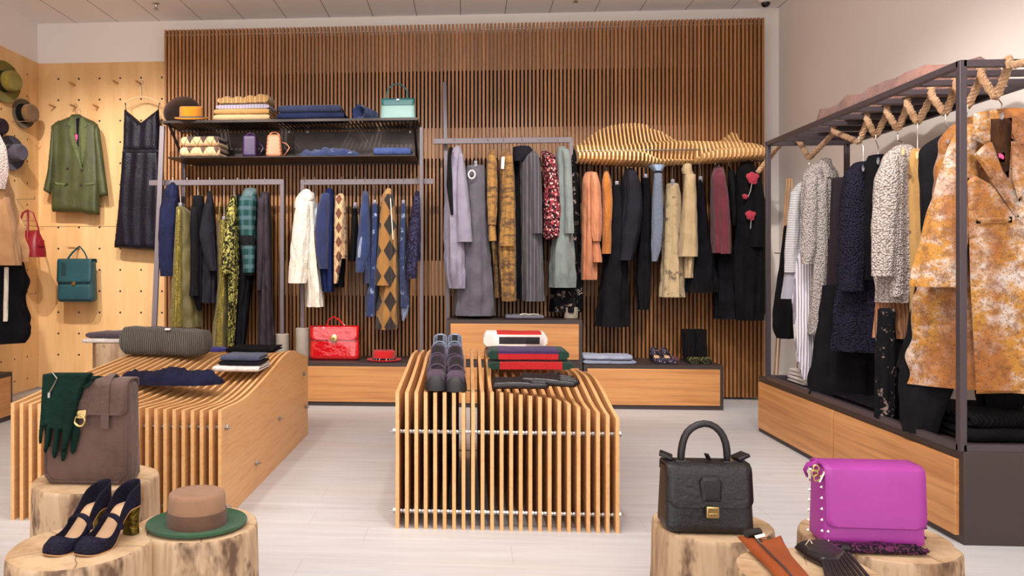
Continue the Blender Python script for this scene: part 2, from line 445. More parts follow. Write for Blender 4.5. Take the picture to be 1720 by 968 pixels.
# ================================================================== THE SETTING
XL, XR, YB, ZC, YF = -3.9, 2.655, 6.8, 3.32, -1.6
paint = M('warm_white_paint', 'EBE2DB', .9, bs=60, bst=.04)
def floor_mat():
    t = NT('whitewashed_plank_floor'); x, y, z = t.xyz()
    g = t.noise(3, 5, .65, stretch=(.5, 7, 1)); g2 = t.noise(1.1, 2, .5, stretch=(.4, 3, 1))
    row = t.math('FLOOR', t.math('MULTIPLY', y, 5.2)); wn = t.n('ShaderNodeTexWhiteNoise', noise_dimensions='1D'); t.l(row, wn.inputs['W'])
    seam = t.math('LESS_THAN', t.math('FRACT', t.math('MULTIPLY', y, 5.2)), .02)
    off = t.math('ADD', t.math('MULTIPLY', x, .7), t.math('MULTIPLY', wn.outputs['Value'], 3))
    seam2 = t.math('LESS_THAN', t.math('FRACT', t.math('ADD', off, 50.)), .004)
    c = t.mix(t.ramp(g, [(.3, 0.), (.72, 1.)]), 'D0D1D3', 'B8B6B8')
    c = t.mix(t.math('MULTIPLY', wn.outputs['Value'], .3), c, 'C6C4C4')
    c = t.mix(t.ramp(g2, [(.5, 0.), (.8, .4)]), c, 'C6BAB0')
    c = t.mix(t.math('MULTIPLY', t.math('MAXIMUM', seam, seam2), .35), c, 'AFA49A')
    t.base(c); t.bump(g, .05, .002); return t.p(.42)
struct('floor', MB().box((XL - .1, YF, -.1), (XR + .1, YB + .1, 0)), floor_mat())
def ceil_mat():
    t = NT('ceiling_boards'); x, y, z = t.xyz()
    seam = t.math('LESS_THAN', t.math('FRACT', t.math('MULTIPLY', t.math('ADD', x, 100.02 * .386 * 8), 1 / .386)), .014)
    t.base(t.mix(seam, 'F8F3F0', '5A4A42')); return t.p(.85)
struct('ceiling', MB().box((XL - .1, YF, ZC), (XR + .1, YB + .1, ZC + .1)), ceil_mat())
struct('wall_left', MB().box((XL - .1, YF, 0), (XL, YB, ZC)), paint)
struct('wall_right', MB().box((XR, YF, 0), (XR + .1, YB, ZC)), paint)
struct('wall_back', MB().box((XL - .1, YB, 0), (XR + .1, YB + .1, ZC)), paint)
# plywood cladding with a grid of drilled holes
def ply(name, ax, o0, dark=True):
    t = NT('plywood_' + name); x, y, z = t.xyz(); h = x if ax == 'x' else y
    g = t.noise(2.0, 4, .55, stretch=(3, 3, .5), dist=.8); g2 = t.noise(10, 3, .6, stretch=(4, 4, .25))
    c = t.mix(t.ramp(g, [(.3, 0.), (.75, 1.)]), 'E6BC86', 'D3A166'); c = t.mix(t.ramp(g2, [(.55, 0.), (.85, .3)]), c, 'B58450')
    P = .192
    u = t.math('SUBTRACT', t.math('FRACT', t.math('ADD', t.math('MULTIPLY', t.math('SUBTRACT', h, o0), 1 / P), 100.5)), .5)
    v = t.math('SUBTRACT', t.math('FRACT', t.math('ADD', t.math('MULTIPLY', t.math('SUBTRACT', z, .313), 1 / P), 100.5)), .5)
    r = t.math('SQRT', t.math('ADD', t.math('MULTIPLY', u, u), t.math('MULTIPLY', v, v)))
    c = t.mix(t.math('LESS_THAN', r, .048), c, '2A1810')
    t.base(c); t.bump(g2, .05, .002); return t.p(.5)
x0h = atY(100, 564, YB).x
pb = ply('back', 'x', x0h); pl = ply('left', 'y', 6.6)
zj, zt = 1.473, 2.953
xe = -2.58
struct('trim_1', MB().box((XL + .02, YB - .02, .02), (xe, YB, zj - .002)), pb)
struct('trim_2', MB().box((XL + .02, YB - .02, zj + .002), (xe, YB, zt)), pb)
struct('trim_3', MB().box((XL, YF + 3, .02), (XL + .02, YB, zj - .002)), pl)
struct('trim_4', MB().box((XL, YF + 3, zj + .002), (XL + .02, YB, zt)), pl)
# slatted timber cladding on battens
slat = wood('slat', 'B47A48', '9C683A', '68421F', 'z', 1, .45, var=1 / .0322, knots=False)
dk = M('dark_backing_board', '2E1A10', .7)  # plain dark brown sheet seen through the slat gaps
sb = MB(); n_sl = 157; X0, X1 = -2.64, 2.46
for i in range(n_sl):
    x = X0 + (X1 - X0 - .018) * i / (n_sl - 1); sb.box((x, 6.6, .02), (x + .0185, 6.645, 3.178))
struct('trim_5', sb, slat)
struct('trim_6', MB().box((X0, 6.72, .02), (X1, 6.74, 3.11)), dk)
bt = M('batten_wood', 'C69E7C', .6)
for k, (z0, z1) in enumerate([(2.79, 3.11), (.86, 1.16), (.03, .07), (2.04, 2.3)]):
    struct('trim_%d' % (7 + k), MB().box((X0 + .01, 6.647, z0), (X1 - .005, 6.67, z1)), bt)
bolt = M('bright_zinc', 'A9A6A4', .3, 1)
tb = MB().tube([(X0 + .005, 6.62, 3.135), (X1 - .005, 6.62, 3.135)], .009, 8)
struct('trim_11', tb, bolt)
# sprinklers and camera dome
sm = thing('sprinkler', 'chrome sprinkler head in ceiling above the hanging black dress', 'sprinkler', atZ(262, 6, ZC), 'ceiling sprinklers')
p0 = sm.location
part('escutcheon', MB().lathe([(.001, -.008), (.03, -.006), (.034, 0)], p0, 16), wire, sm)
part('frame', MB().lathe([(.008, -.05), (.014, -.045), (.01, -.02), (.016, -.01)], p0, 12), wire, sm)
part('deflector', MB().lathe([(.001, -.06), (.022, -.058), (.022, -.054), (.001, -.053)], p0, 16), wire, sm)
again(sm, atZ(967, -8, ZC), 'chrome sprinkler head in ceiling above centre of slatted wall')
dm = thing('security_camera', 'white dome security camera on ceiling near right end of slatted wall', 'camera', atZ(1286, -1, ZC)); p0 = dm.location
part('housing', MB().lathe([(.055, -.03), (.06, -.025), (.062, 0)], p0, 24), M('white_plastic', 'E6E0DA', .4), dm)
part('lens_dome', MB().lathe([(.004, -.065), (.02, -.06), (.032, -.048), (.036, -.03)], p0, 24), M('smoked_dome', '1A1413', .1), dm)
# ================================================================== FURNITURE
steel = M('grey_painted_steel', '675D62', .45, .2, bs=200, bst=.03)
dsteel = M('dark_bronze_steel', '4A4045', .4, .3)
blacksheet = M('black_sheet_metal', '2B2422', .35, .6, c2='3A312E')
concrete = M('concrete', 'A3978A', .85, c2='8F8375', bs=80, bst=.15)
cabwood = wood('cabinet_veneer', 'D49A60', 'B87A44', '85522A', 'x', .9, .45, fine=True)
cabwoodY = wood('cabinet_veneer_side', 'D49A60', 'B87A44', '85522A', 'y', .9, .45, fine=True)
blackboard = M('black_board', '3A2E2C', .5, bs=200, bst=.05)
def cabinet(x0, x1, z0, z1, label, y0=6.1, y1=6.58, name='display_cabinet'):
    t = thing(name, label, 'cabinet', ((x0 + x1) / 2, (y0 + y1) / 2, z0), 'wall cabinets')
    part('carcass', MB().box((x0, y0 + .008, z0), (x1, y1, z1)), blackboard, t)
    part('drawer_front', MB().box((x0 + .028, y0 - .004, z0 + .035), (x1 - .028, y0 + .02, z1 - .03)), cabwood, t, bevel=.002)
    return t
CZ = .345
cabinet(-1.7, -.30, 0, CZ, 'low wood fronted cabinet carrying the red briefcase and red hat')
cabinet(-.295, .895, 0, CZ, 'low wood fronted cabinet underneath the taller stacked box')
cabinet(-.16, .895, CZ + .002, .69, 'upper wood fronted box stacked on the low cabinets', y0=6.1)
cabinet(.905, 1.97, 0, CZ, 'low wood fronted cabinet carrying shoes and ankle boots')
# cabinet by the left wall
t = thing('display_cabinet', 'wood fronted black box at far left against plywood wall', 'cabinet', (-3.58, 4.6, 0), 'wall cabinets')
part('carcass', MB().box((-3.87, 3.9, 0), (-3.3, 5.42, CZ)), blackboard, t)
part('drawer_front', MB().box((-3.32, 3.93, .035), (-3.294, 5.395, CZ - .03)), cabwoodY, t, bevel=.002)
RY = 6.3
# rail frames
def rail(label, px0, px1, py, pole_px, foot, Y=RY, bar_h=.045, pole_top=None, extra=None, footc=True):
    a = atY(px0, py, Y); b = atY(px1, py, Y); z = a.z
    t = thing('clothes_rail', label, 'clothes rail', (pole_px and atY(pole_px, py, Y).x or a.x, Y, foot[1]), 'grey steel clothes rails')
    part('rail_bar', MB().box((a.x, Y - .012, z - bar_h), (b.x, Y + .012, z)), steel, t, bevel=.002)
    if pole_px:
        x = atY(pole_px, 400, Y).x
        part('pole', MB().box((x - .016, Y - .011, foot[1] + foot[2] * .6), (x + .016, Y + .011, z - .002)), steel, t, bevel=.002)
        if footc: part('concrete_foot', MB().lathe([(.052, 0), (.056, .004), (.056, foot[2] - .004), (.052, foot[2])], (x, Y, foot[1]), 28), concrete, t)
    if extra: extra(t)
    return t
def lean(t):
    part('leaning_pole', MB().beam(atY(273, 212, 6.25), atY(255, 655, 6.02), .04, .024, (0, 1, 0)), steel, t, bevel=.002)
rail('grey steel rail at left holding the navy jacket to plum coat', 251, 475, 303, 474, (0, CZ, .21), extra=lean)
rail('grey steel rail above the red briefcase holding cream coat and denim', 505, 728, 302, 508, (0, CZ, .26))
def lean3(t):
    part('tall_pole', MB().beam(atY(747, 138, 6.42), atY(753, 600, 6.36), .032, .022, (0, 1, 0)), steel, t, bevel=.002)
rail('grey steel rail in the middle holding lilac coat to grey blazer', 728, 960, 233, 959, (0, .692, .09), extra=lean3, Y=RY + .02)
# wall shelf
sh = thing('wall_shelf', 'black metal two tier shelf with wire top and steel posts', 'shelf', (-1.4, 6.4, CZ))
ZS1, ZS0 = 2.30, 2.005; sx0, sx1 = -2.49, -.395
def shelf_wire():
    mb = MB()
    for y in (6.17, 6.57): mb.box((sx0, y - .008, ZS1 - .02), (sx1, y + .008, ZS1))
    for x in (sx0 + .008, sx1 - .008): mb.box((x - .008, 6.17, ZS1 - .02), (x + .008, 6.57, ZS1))
    k = sx0 + .04
    while k < sx1 - .02: mb.box((k, 6.17, ZS1 - .014), (k + .012, 6.57, ZS1 - .002)); k += .0335
    return mb
part('slatted_top_shelf', shelf_wire(), blacksheet, sh)
part('lower_shelf', MB().box((sx0 + .05, 6.17, ZS0 - .012), (sx1 - .02, 6.57, ZS0)), blacksheet, sh, bevel=.002)
part('back_plate', MB().box((sx0 + .12, 6.575, ZS0 - .02), (-1.49, 6.595, ZS1 - .03)), blacksheet, sh)
part('back_plate', MB().box((-1.485, 6.575, ZS0 - .02), (sx1, 6.595, ZS1 - .03)), blacksheet, sh)
for px in (486, 517, 689):
    p = atY(px, 222, 6.57); part('wall_screw', MB().tube([p, p + Vector((0, -.008, 0))], .009, 10), bolt, sh)
for px in (708,):
    x = atY(px, 400, 6.22).x
    part('post', MB().box((x - .014, 6.19, CZ), (x + .014, 6.215, atY(px, 214, 6.2).z)), steel, sh, bevel=.002)
part('post', MB().beam((sx0 + .06, 6.5, 0), (sx0 + .06, 6.5, ZS0 - .012), .03, .02, (0, 1, 0)), steel, sh)
for x in (sx0 + .05, sx1 - .03):
    part('bracket', MB().beam((x, 6.19, ZS1 - .02), (x, 6.56, ZS0), .012, .02, (1, 0, 0)), blacksheet, sh)
# wooden fin canopy over the right hand rail
finw = wood('fin_plywood', 'EEC892', 'E2B070', 'C08C54', 'z', 1, .45, knots=False)
edgew = finw
cp = thing('timber_fin_canopy', 'wavy rack of upright plywood fins high on slatted wall', 'clothes rack', (1.6, 6.55, 2.0))
def li(x, *pts):
    return float(np.interp(x, [p[0] for p in pts], [p[1] for p in pts]))
NF = 46
for i in range(NF):
    px = 972 + (1283 - 972) * i / (NF - 1)
    zb = li(px, (972, 245), (985, 241), (1000, 231), (1020, 218), (1040, 211), (1060, 208), (1085, 207), (1100, 209), (1104, 210), (1110, 216), (1130, 221), (1150, 233), (1160, 238), (1230, 240), (1240, 232), (1258, 221), (1264, 226), (1272, 240), (1283, 246))
    za = li(px, (972, 244), (1040, 244), (1070, 241), (1100, 238), (1140, 236), (1240, 238), (1270, 240), (1283, 243))
    zl = li(px, (972, 254), (1000, 254), (1030, 252), (1060, 252), (1080, 254), (1100, 261), (1110, 263), (1170, 264), (1176, 257), (1200, 250), (1230, 248), (1283, 248))
    zn = li(px, (972, 252), (1060, 251), (1100, 246), (1110, 240), (1150, 240), (1180, 247), (1230, 246), (1283, 248))
    zbm = li(px, (972, 268), (1000, 269), (1050, 271), (1100, 273), (1140, 270), (1180, 268), (1230, 266), (1283, 262))
    yl = li(px, (972, 6.12), (1080, 6.12), (1105, 6.2), (1165, 6.22), (1176, 6.13), (1283, 6.08))
    zf = lambda v, Y: atY(px, v, Y).z
    x = atY(px, 255, 6.2).x
    ztl = zf(zl, 6.12); zbt = zf(zbm, 6.12)
    prof = [(6.59, zf(zb, 6.57)), (6.55, zf(zb, 6.57)), (6.50, (zf(zb, 6.57) + zf(za, 6.4)) / 2), (6.44, zf(za, 6.4)), (6.34, zf(za, 6.34)), (6.27, zf(za, 6.26)), (6.235, zf((za + zn) / 2, 6.22)), (6.22, min(zf(zn, 6.2), zf(za, 6.24))),
            (yl + .06, ztl - .005), (yl + .03, ztl), (yl + .005, ztl - .012), (yl, (ztl + zbt) / 2), (yl + .01, zbt + .012), (yl + .035, zbt), (6.3, zbt - .012), (6.45, zbt + .01), (6.59, zbt + .02)]
    part('fin', MB().prism(prof, lambda y, z: (x - .0065, y, z), lambda y, z: (x + .0065, y, z)), finw, cp, smooth=False)
for y, z in ((6.5, 2.08), (6.22, 2.03)):
    part('threaded_rod', MB().tube([(.86, y, z), (2.36, y, z)], .006, 8), bolt, cp)
zr4 = atY(1100, 274, RY).z
part('rail_bar', MB().tube([(.9, RY, zr4 + .015), (2.34, RY, zr4 + .015)], .012, 10), dsteel, cp)
# ---- plywood fin tables
tablew = wood('table_plywood', 'E4B47E', 'DAA468', 'BC8450', 'y', .9, .42, knots=False)
def wave_table(x0, x1, us, ys, Z, label, nf=24, th=.015, rods=(), stepn=26):
    t = thing('fin_display_table', label, 'display table', ((x0 + x1) / 2, (ys[0] + ys[-1]) / 2, 0), 'plywood fin tables')
    Zt = np.array(Z)
    def H(u, y):
        u = min(1, max(0, u)); col = [float(np.interp(u, us, Zt[:, j])) for j in range(len(ys))]
        # smooth interpolation along y (Catmull-Rom)
        y = min(ys[-1], max(ys[0], y)); j = max(0, min(len(ys) - 2, int(np.searchsorted(ys, y) - 1))); f = (y - ys[j]) / (ys[j + 1] - ys[j])
        p0, p1, p2, p3 = col[max(0, j - 1)], col[j], col[j + 1], col[min(len(ys) - 1, j + 2)]
        return .5 * (2 * p1 + (p2 - p0) * f + (2 * p0 - 5 * p1 + 4 * p2 - p3) * f * f + (3 * p1 - p0 - 3 * p2 + p3) * f ** 3)
    for i in range(nf):
        u = i / (nf - 1); x = x0 + th / 2 + (x1 - x0 - th) * u
        prof = [(ys[0], 0), (ys[-1], 0)] + [(ys[-1] - (ys[-1] - ys[0]) * k / stepn, H(u, ys[-1] - (ys[-1] - ys[0]) * k / stepn)) for k in range(stepn + 1)]
        part('plywood_fin', MB().prism(prof, lambda y, z: (x - th / 2, y, z), lambda y, z: (x + th / 2, y, z)), tablew, t, smooth=False)
    for (y, z) in rods:
        mb = MB().tube([(x0 - .03, y, z), (x1 + .03, y, z)], .004, 8)
        rod = part('threaded_rod', mb, bolt, t)
        for i in range(nf):
            x = x0 + th / 2 + (x1 - x0 - th) * i / (nf - 1)
            for s in ((1,) if i == 0 else (-1,) if i == nf - 1 else (-1, 1)):
                xx = x + s * (th / 2 + .006)
                mb = MB().tube([(xx - .0045, y, z), (xx + .0045, y, z)], .009, 6); mb.tube([(x + s * (th / 2 + .0008), y, z), (x + s * (th / 2 + .002), y, z)], .0115, 12)
                if y < ys[0] + .12: part('nut', mb, bolt, rod)
        for xx in (x0 - .008, x1 + .008):
            mb = MB().tube([(xx - .007, y, z), (xx + .007, y, z)], .013, 6); part('end_nut', mb, bolt, rod)
    t['_x'] = 0; del t['_x']
    return t, (lambda x, y: H((x - x0) / (x1 - x0), y))
CT_, HC = wave_table(-.302, .628, [0, .3, .45, .7, 1], [3.25, 3.42, 3.6, 3.85, 4.15, 4.5],
    [[.575, .585, .595, .61, .63, .62], [.575, .565, .575, .60, .64, .63], [.58, .56, .56, .595, .64, .63], [.555, .535, .55, .595, .60, .57], [.476, .50, .535, .565, .55, .50]],
    'plywood fin table in centre carrying sneakers and knitwear', rods=((3.30, .40), (3.30, .06), (4.42, .40), (4.42, .06)))
LT_, HL = wave_table(-1.985, -1.05, [0, .3, .6, .85, 1], [3.25, 3.62, 4.0, 4.55, 5.05],
    [[.51, .54, .565, .59, .56], [.50, .52, .55, .585, .55], [.495, .475, .505, .57, .555], [.487, .465, .50, .58, .54], [.49, .483, .53, .605, .515]],
    'long plywood fin table at left carrying grey knit', rods=((3.30, .405), (3.30, .06), (3.78, .13), (4.25, .26), (4.9, .42), (4.95, .2)))
# ---- right hand platform with cage
t = thing('clothing_rack', 'black steel cage rack with rope on wood drawer platform', 'clothes rack', (2.27, 4.25, 0))
bx0, bx1, by0, by1, bz = 1.95, 2.62, 3.2, 5.36, .37
part('platform', MB().box((bx0 + .012, by0, 0), (bx1, by1, bz)), blackboard, t, bevel=.003)
ymid = atX(1400, 700, bx0).y
for a, b in ((by0 + .03, ymid - .008), (ymid + .008, by1 - .03)):
    part('drawer_front', MB().box((bx0 - .004, a, .03), (bx0 + .02, b, bz - .035)), cabwoodY, t, bevel=.002)
tz = 1.925; tx0, tx1, ty0, ty1 = 1.962, 2.46, 3.215, 5.2
def bar(a, b, nm='frame_bar', wd=.028): part(nm, MB().beam(a, b, wd, wd), dsteel, t, bevel=.002)
for x, y in ((tx0, ty0), (tx0, ty1), (tx1, ty0), (tx1, ty1)): bar((x, y, bz), (x, y, tz), 'post')
for x in (tx0, tx1): bar((x, ty0, tz - .014), (x, ty1, tz - .014)); bar((x, ty0, bz + .014), (x, ty1, bz + .014))
for y in (ty0, ty1): bar((tx0, y, tz - .014), (tx1, y, tz - .014)); bar((tx0, y, bz + .014), (tx1, y, bz + .014))
CB = [3.38, 3.545, 3.725, 3.92, 4.105, 4.30, 4.49, 4.68, 4.86, 5.03]
for y in CB: bar((tx0, y, tz - .014), (tx1, y, tz - .014), 'cross_bar', .026)
# rope laced over the cross bars, sagging between them
ropem = cloth('hemp_rope', 'C9A07A', None, 'A97F58', rough=.9, bs=500, bst=.5)
HK = [(1359, 277), (1443, 234), (1471, 231), (1508, 231), (1541, 212), (1588, 198), (1625, 181), (1673, 155)]
RX = 2.14
hk = [atX(x, y, RX) for x, y in HK]
path = []
ends = []
hy = [h.y for h in hk]
seq = [Vector((RX - .2, 5.32, 1.74)), Vector((RX - .06, 5.22, 1.95)), Vector((RX, 5.17, 1.93))]
allb = sorted(CB + [ty0], reverse=True)
cur = 5.17
for h in hk:
    i_ = hk.index(h); mid = (h.y + hk[i_ + 1].y) / 2 if i_ + 1 < len(hk) else ty0
    ny = min(allb, key=lambda q_: abs(q_ - mid))
    if i_ + 1 == len(hk): ny = ty0
    seq.append(Vector((RX, h.y, 1.775 + .012)))
    seq += [Vector((RX + .012, ny + .02, tz - .03)), Vector((RX, ny, tz + .012)), Vector((RX - .012, ny - .02, tz - .03))]
seq += [Vector((RX + .25, ty0 - .03, tz + .03)), Vector((RX + .3, ty0 + .02, tz - .12))]
fine = []
for i in range(len(seq) - 1):
    a, b = seq[i], seq[i + 1]; m = max(2, int((b - a).length / .012))
    for k in range(m): fine.append(a.lerp(b, k / m))
for _ in range(2): fine = [fine[0]] + [(fine[i - 1] + fine[i] * 2 + fine[i + 1]) / 4 for i in range(1, len(fine) - 1)] + [fine[-1]]
rp = MB(); rr = .0138
strands = [[], [], []]; a = Vector((1, 0, 0)); L = 0
for i in range(len(fine)):
    d = (fine[min(i + 1, len(fine) - 1)] - fine[max(i - 1, 0)]).normalized(); a = (a - d * a.dot(d)).normalized(); bb = d.cross(a)
    if i: L += (fine[i] - fine[i - 1]).length
    for k in range(3):
        ang = L / .045 * 2 * PI / 1.2 + k * 2 * PI / 3; strands[k].append(fine[i] + (a * math.cos(ang) + bb * math.sin(ang)) * rr * .62)
for s_ in strands: rp.tube(s_, rr * .72, 6)
solo('rope', rp, ropem, 'thick twisted hemp rope zigzagging along top of the cage rack', 'rope', (RX, 4.2, tz))
# folded brown blanket on the cage
bl = MB()
bp = [(-.19, 0), (-.2, .05), (-.18, .11), (-.05, .14), (.08, .15), (.17, .12), (.2, .04), (.19, 0)]
rings = []; f = wav(3)
for k in range(31):
    u = k / 30; y = 3.72 + 1.12 * u; e = min(1, min(u, 1 - u) / .05); e = .4 + .6 * math.sqrt(1 - (1 - e) ** 2)
    rings.append([Vector((2.3 + p[0] * (1 + .1 * f(0, y, 0)) * e, y, tz + .002 + (p[1] * (1 + .35 * f(p[0] * 2, y, .3)) * e if p[1] else 0))) for p in bp])
bl.loft(rings)
solo('folded_blanket', bl, cloth('mauve_blanket', '8E6458', None, '6E4A42', bst=.6, bs=120), 'long brown folded blanket lying on top of the cage rack', 'blanket', (2.3, 4.2, tz), auto=70)
# ---- tree stumps
def log_mat():
    t = NT('peeled_log'); x, y, z = t.xyz()
    f = t.noise(3.2, 5, .65, stretch=(1, 1, .22), dist=.6); g = t.noise(12, 4, .7, stretch=(1, 1, .12)); k = t.noise(6, 4, .75, stretch=(1, 1, .5))
    c = t.mix(t.ramp(f, [(.3, 0.), (.7, 1.)]), 'D2B898', 'AA8A68'); c = t.mix(t.ramp(g, [(.45, 0.), (.66, .8)]), c, '7A5638')
    c = t.mix(t.ramp(k, [(.53, 0.), (.62, .85)]), c, '4E3422')
    t.base(c); t.bump(t.math('ADD', g, f), .5, .01); return t.p(.7)
def logtop_mat():
    t = NT('log_end_grain'); x, y, z = t.xyz()
    r = t.math('SQRT', t.math('ADD', t.math('MULTIPLY', x, x), t.math('MULTIPLY', y, y)))
    r = t.math('ADD', r, t.math('MULTIPLY', t.noise(5, 2), .03))
    w_ = t.math('SINE', t.math('MULTIPLY', r, 900)); n = t.noise(5, 4, .7)
    ang = t.math('ARCTAN2', y, x); ck = t.math('MULTIPLY', t.math('GREATER_THAN', t.math('SINE', t.math('ADD', t.math('MULTIPLY', ang, 5), t.math('MULTIPLY', t.noise(3), 3))), .997), t.math('GREATER_THAN', r, .06)); c = t.mix(t.ramp(w_, [(.0, 0.), (1., .2)]), 'CDB08C', 'B08C66'); c = t.mix(t.math('MULTIPLY', ck, .7), c, '5A4028'); c = t.mix(t.ramp(n, [(.4, 0.), (.62, .75)]), c, '9C7850')
    t.base(c); t.bump(n, .15, .004); return t.p(.7)
lm, ltm = log_mat(), logtop_mat()
def stump(px, py, Y, R, Z, label, seed):
    c = atY(px, py, Y); rnd = random.Random(seed); ph = [rnd.uniform(0, 6.28) for _ in range(6)]
    mb = MB(); n = 72
    def rad(a, z): return R * (1 + .028 * math.sin(2 * a + ph[0]) + .018 * math.sin(3 * a + ph[1] + z) + .008 * math.sin(7 * a + ph[2]) - .03 * max(0, math.cos(a - ph[3])) ** 90 * 2)
    zs = [(0, 1.03), (.02, 1.02), (Z * .4, 1.0), (Z * .8, .99), (Z - .014, .985), (Z - .004, .975), (Z, .955)]
    rings = [[Vector((rad(2 * PI * k / n, z) * s * math.cos(2 * PI * k / n), rad(2 * PI * k / n, z) * s * math.sin(2 * PI * k / n), z)) for k in range(n)] for z, s in zs]
    mb.loft(rings, cap1=False)
    mb.cur = 1; inner = [[v * q + Vector((0, 0, Z * (1 - q))) for v in rings[-1]] for q in (1, .6, .2)]
    mb.loft([[Vector((v.x, v.y, Z)) for v in r] for r in inner], cap0=False)
    return solo('log_stump', mb, [lm, ltm], label, 'stump', (c.x, c.y, 0), 'log stump pedestals', local=True, auto=35)
BASES = {}
def st(key, px, py, Y, wpx, label, seed):
    c = atY(px, py, Y); wz = -c.x * ST + c.y * CT; R = wpx / 2 * wz / FPX
    BASES[key] = (c.x, c.y, c.z, R); stump(px, py, Y, R, c.z, label, seed)
st('bag', 161, 803, 2.76, 197, 'pale log stump carrying the brown suede backpack', 1)
st('shoes', 135, 916, 2.2, 228, 'pale log stump carrying navy heeled shoes', 2)
st('hat', 332, 880, 2.42, 200, 'pale log stump carrying green brimmed hat', 3)
st('black', 1195, 880, 2.62, 192, 'stained log stump carrying black leather handbag', 4)
st('purple', 1472, 902, 2.5, 242, 'log stump carrying purple studded bag', 5)
st('gloves', 1360, 962, 1.92, 240, 'low cut log stump carrying brown and black gloves', 6)
st('back', 197, 574, 5.7, 78, 'far log stump carrying folded plum and white knits', 7)
# ================================================================== GARMENTS ON THE WALL RAILS
T4, T5, T6, T7 = (250, 290, 3.225), (470, 290, 2.933), (725, 210, 2.847), (960, 180, 2.547)
navyq = cloth('navy_quilted', '1D2140', None, '15172C', bs=160, bst=.6)
black = cloth('black_crepe', '0F0E12', None, '16151A')
black2 = cloth('black_wool', '0C0B0E', None, '141317', rough=.95)
charcoal = cloth('charcoal_crepe', '222029', None, '1A181F')
golds = cloth('gold_glitter', '5A4E10', 'glitter', 'A8943A', s=260, rough=.35, metal=.35)
golds2 = cloth('olive_satin', '4E4414', None, '5A4E18', rough=.4)
broc = cloth('brocade', '1C1A14', 'floral', 'AAA258', s=30, d=.5, c3='6E6A34', rough=.5)
tealpl = cloth('teal_plaid', '1E403E', 'plaid', '34585A', s=16, d=.4, c3='5A7078', rough=.6)
plum = cloth('plum_grey', '3A3238', None, '2E272D')
cream = cloth('cream_wool', 'E6DDCF', None, 'D8CDBC', bs=90, bst=.5)
navylace = cloth('navy_denim_lace', '1A2450', 'blotch', '9FB4D6', s=5, d=.66, c3='1C2550', bst=.5)
denim = cloth('blue_denim', '1E2E5C', None, '2A4278', bs=260, bst=.5)
denimd = cloth('distressed_denim', '1E3268', 'blotch', 'A8BCDC', s=16, d=.62, c3='182850', bst=.6)
argy = cloth('argyle_brown_cream', 'D2AE80', 'argyle', '6B3E28', s=16, d=.42, c3='8A5A3C')
argy2 = cloth('argyle_camel', '9C6E34', 'argyle', '2A1C16', s=9, d=.42)
lace = cloth('purple_lace', '2C2840', 'floral', '4A4668', s=36, c3='1A182A', bst=.7)
lilac = cloth('lilac_wool', '918A9C', None, '827B8E')
greyt = cloth('grey_trouser', '625E68', None, '544F5A')
snake = cloth('ochre_print', 'B08038', 'snake', '5E4024', s=8, c3='3A281A', rough=.6)
pin = cloth('grey_pinstripe', '4A464E', 'stripe', '9A979F', s=36, d=.08, axis='v')
redfl = cloth('red_floral', '241418', 'floral', 'A2404A', s=34, c3='D9B0A8', d=.55)
greyg = cloth('grey_green_blazer', '7C8684', None, '6E7876')
blackfl = cloth('black_rose_print', '0F0E12', 'blotch', 'D6CCC6', s=9, d=.66, c3='8A7670')
peach = cloth('peach_silk', 'C47C54', None, 'B06C44', rough=.5)
rustor = cloth('burnt_orange', 'B06A22', None, '9C5A18', bs=120, bst=.5)
shiny = cloth('black_satin', '100F14', None, '1A181F', rough=.4, bst=.8)
bluegrey = cloth('blue_grey_speckle', '97A2B6', 'boucle', '6A7590', s=240)
beige = cloth('beige_canvas', 'BCA27A', None, 'A89068')
beiged = cloth('beige_distressed', 'B8A07A', 'blotch', '6A5A44', s=12, d=.6, c3='A48C66')
burg = cloth('burgundy_cloth', '6A1E30', None, '561826')
flower = cloth('pink_red_petals', 'D22E4C', None, 'B01E3C', bst=.8)
gold = M('brass', 'C8AE78', .28, 1)
R1, R2, R3, R4 = 'garments on the left wall rail', 'garments on the rail above the red briefcase', 'garments on the middle rail', 'garments under the timber fin canopy'
G = garment; ny = 299
def hg(n): return 'hangers on ' + n
g1 = dict(Y=RY, group=R1, railpx=300, hgroup=hg('left wall rail'))
G('jacket', 'navy quilted jacket, first on left rail beside leaning pole', 'jacket', T4, [(58, 118, 140), (100, 98, 160), (200, 78, 168), (350, 72, 160), (545, 76, 140)], navyq,
  extra=[('sleeve', [(140, 80, 148), (200, 62, 150), (350, 55, 141), (480, 58, 138), (562, 66, 134)], -.16, .06, navyq), ('collar', [(70, 98, 158), (110, 82, 162), (150, 75, 150)], -.06, .09, navyq)], hook=130, short='wire hanger holding the navy quilted jacket', **g1)
G('slip_dress', 'gold glitter slip dress on clear clip hanger, shorter of the two gold dresses', 'dress', T4, [(190, 152, 192), (215, 150, 235), (300, 145, 240), (500, 135, 262), (700, 128, 280), (832, 122, 284)], golds2,
  extra=[('glitter_panel', [(188, 150, 180), (300, 144, 180), (500, 134, 182), (700, 126, 180), (834, 120, 178)], -.15, .06, golds), ('shoulder_strap', [(165, 152, 160), (195, 150, 158)], -.12, .01, golds)], hook=207, kind='clip', short='clear clip hanger holding the short gold dress', b=.17, hm=clear, fold=.1, **g1)
G('blouse', 'black gathered blouse between short gold dress and charcoal tunic', 'blouse', T4, [(128, 240, 290), (180, 235, 302), (300, 235, 300), (500, 238, 290), (650, 240, 288), (742, 262, 284)], black,
  extra=[('sleeve', [(190, 232, 266), (280, 224, 272), (400, 228, 268), (620, 226, 266), (668, 220, 270)], -.17, .05, black)], hook=268, short='clear clip hanger holding the black blouse', **g1)
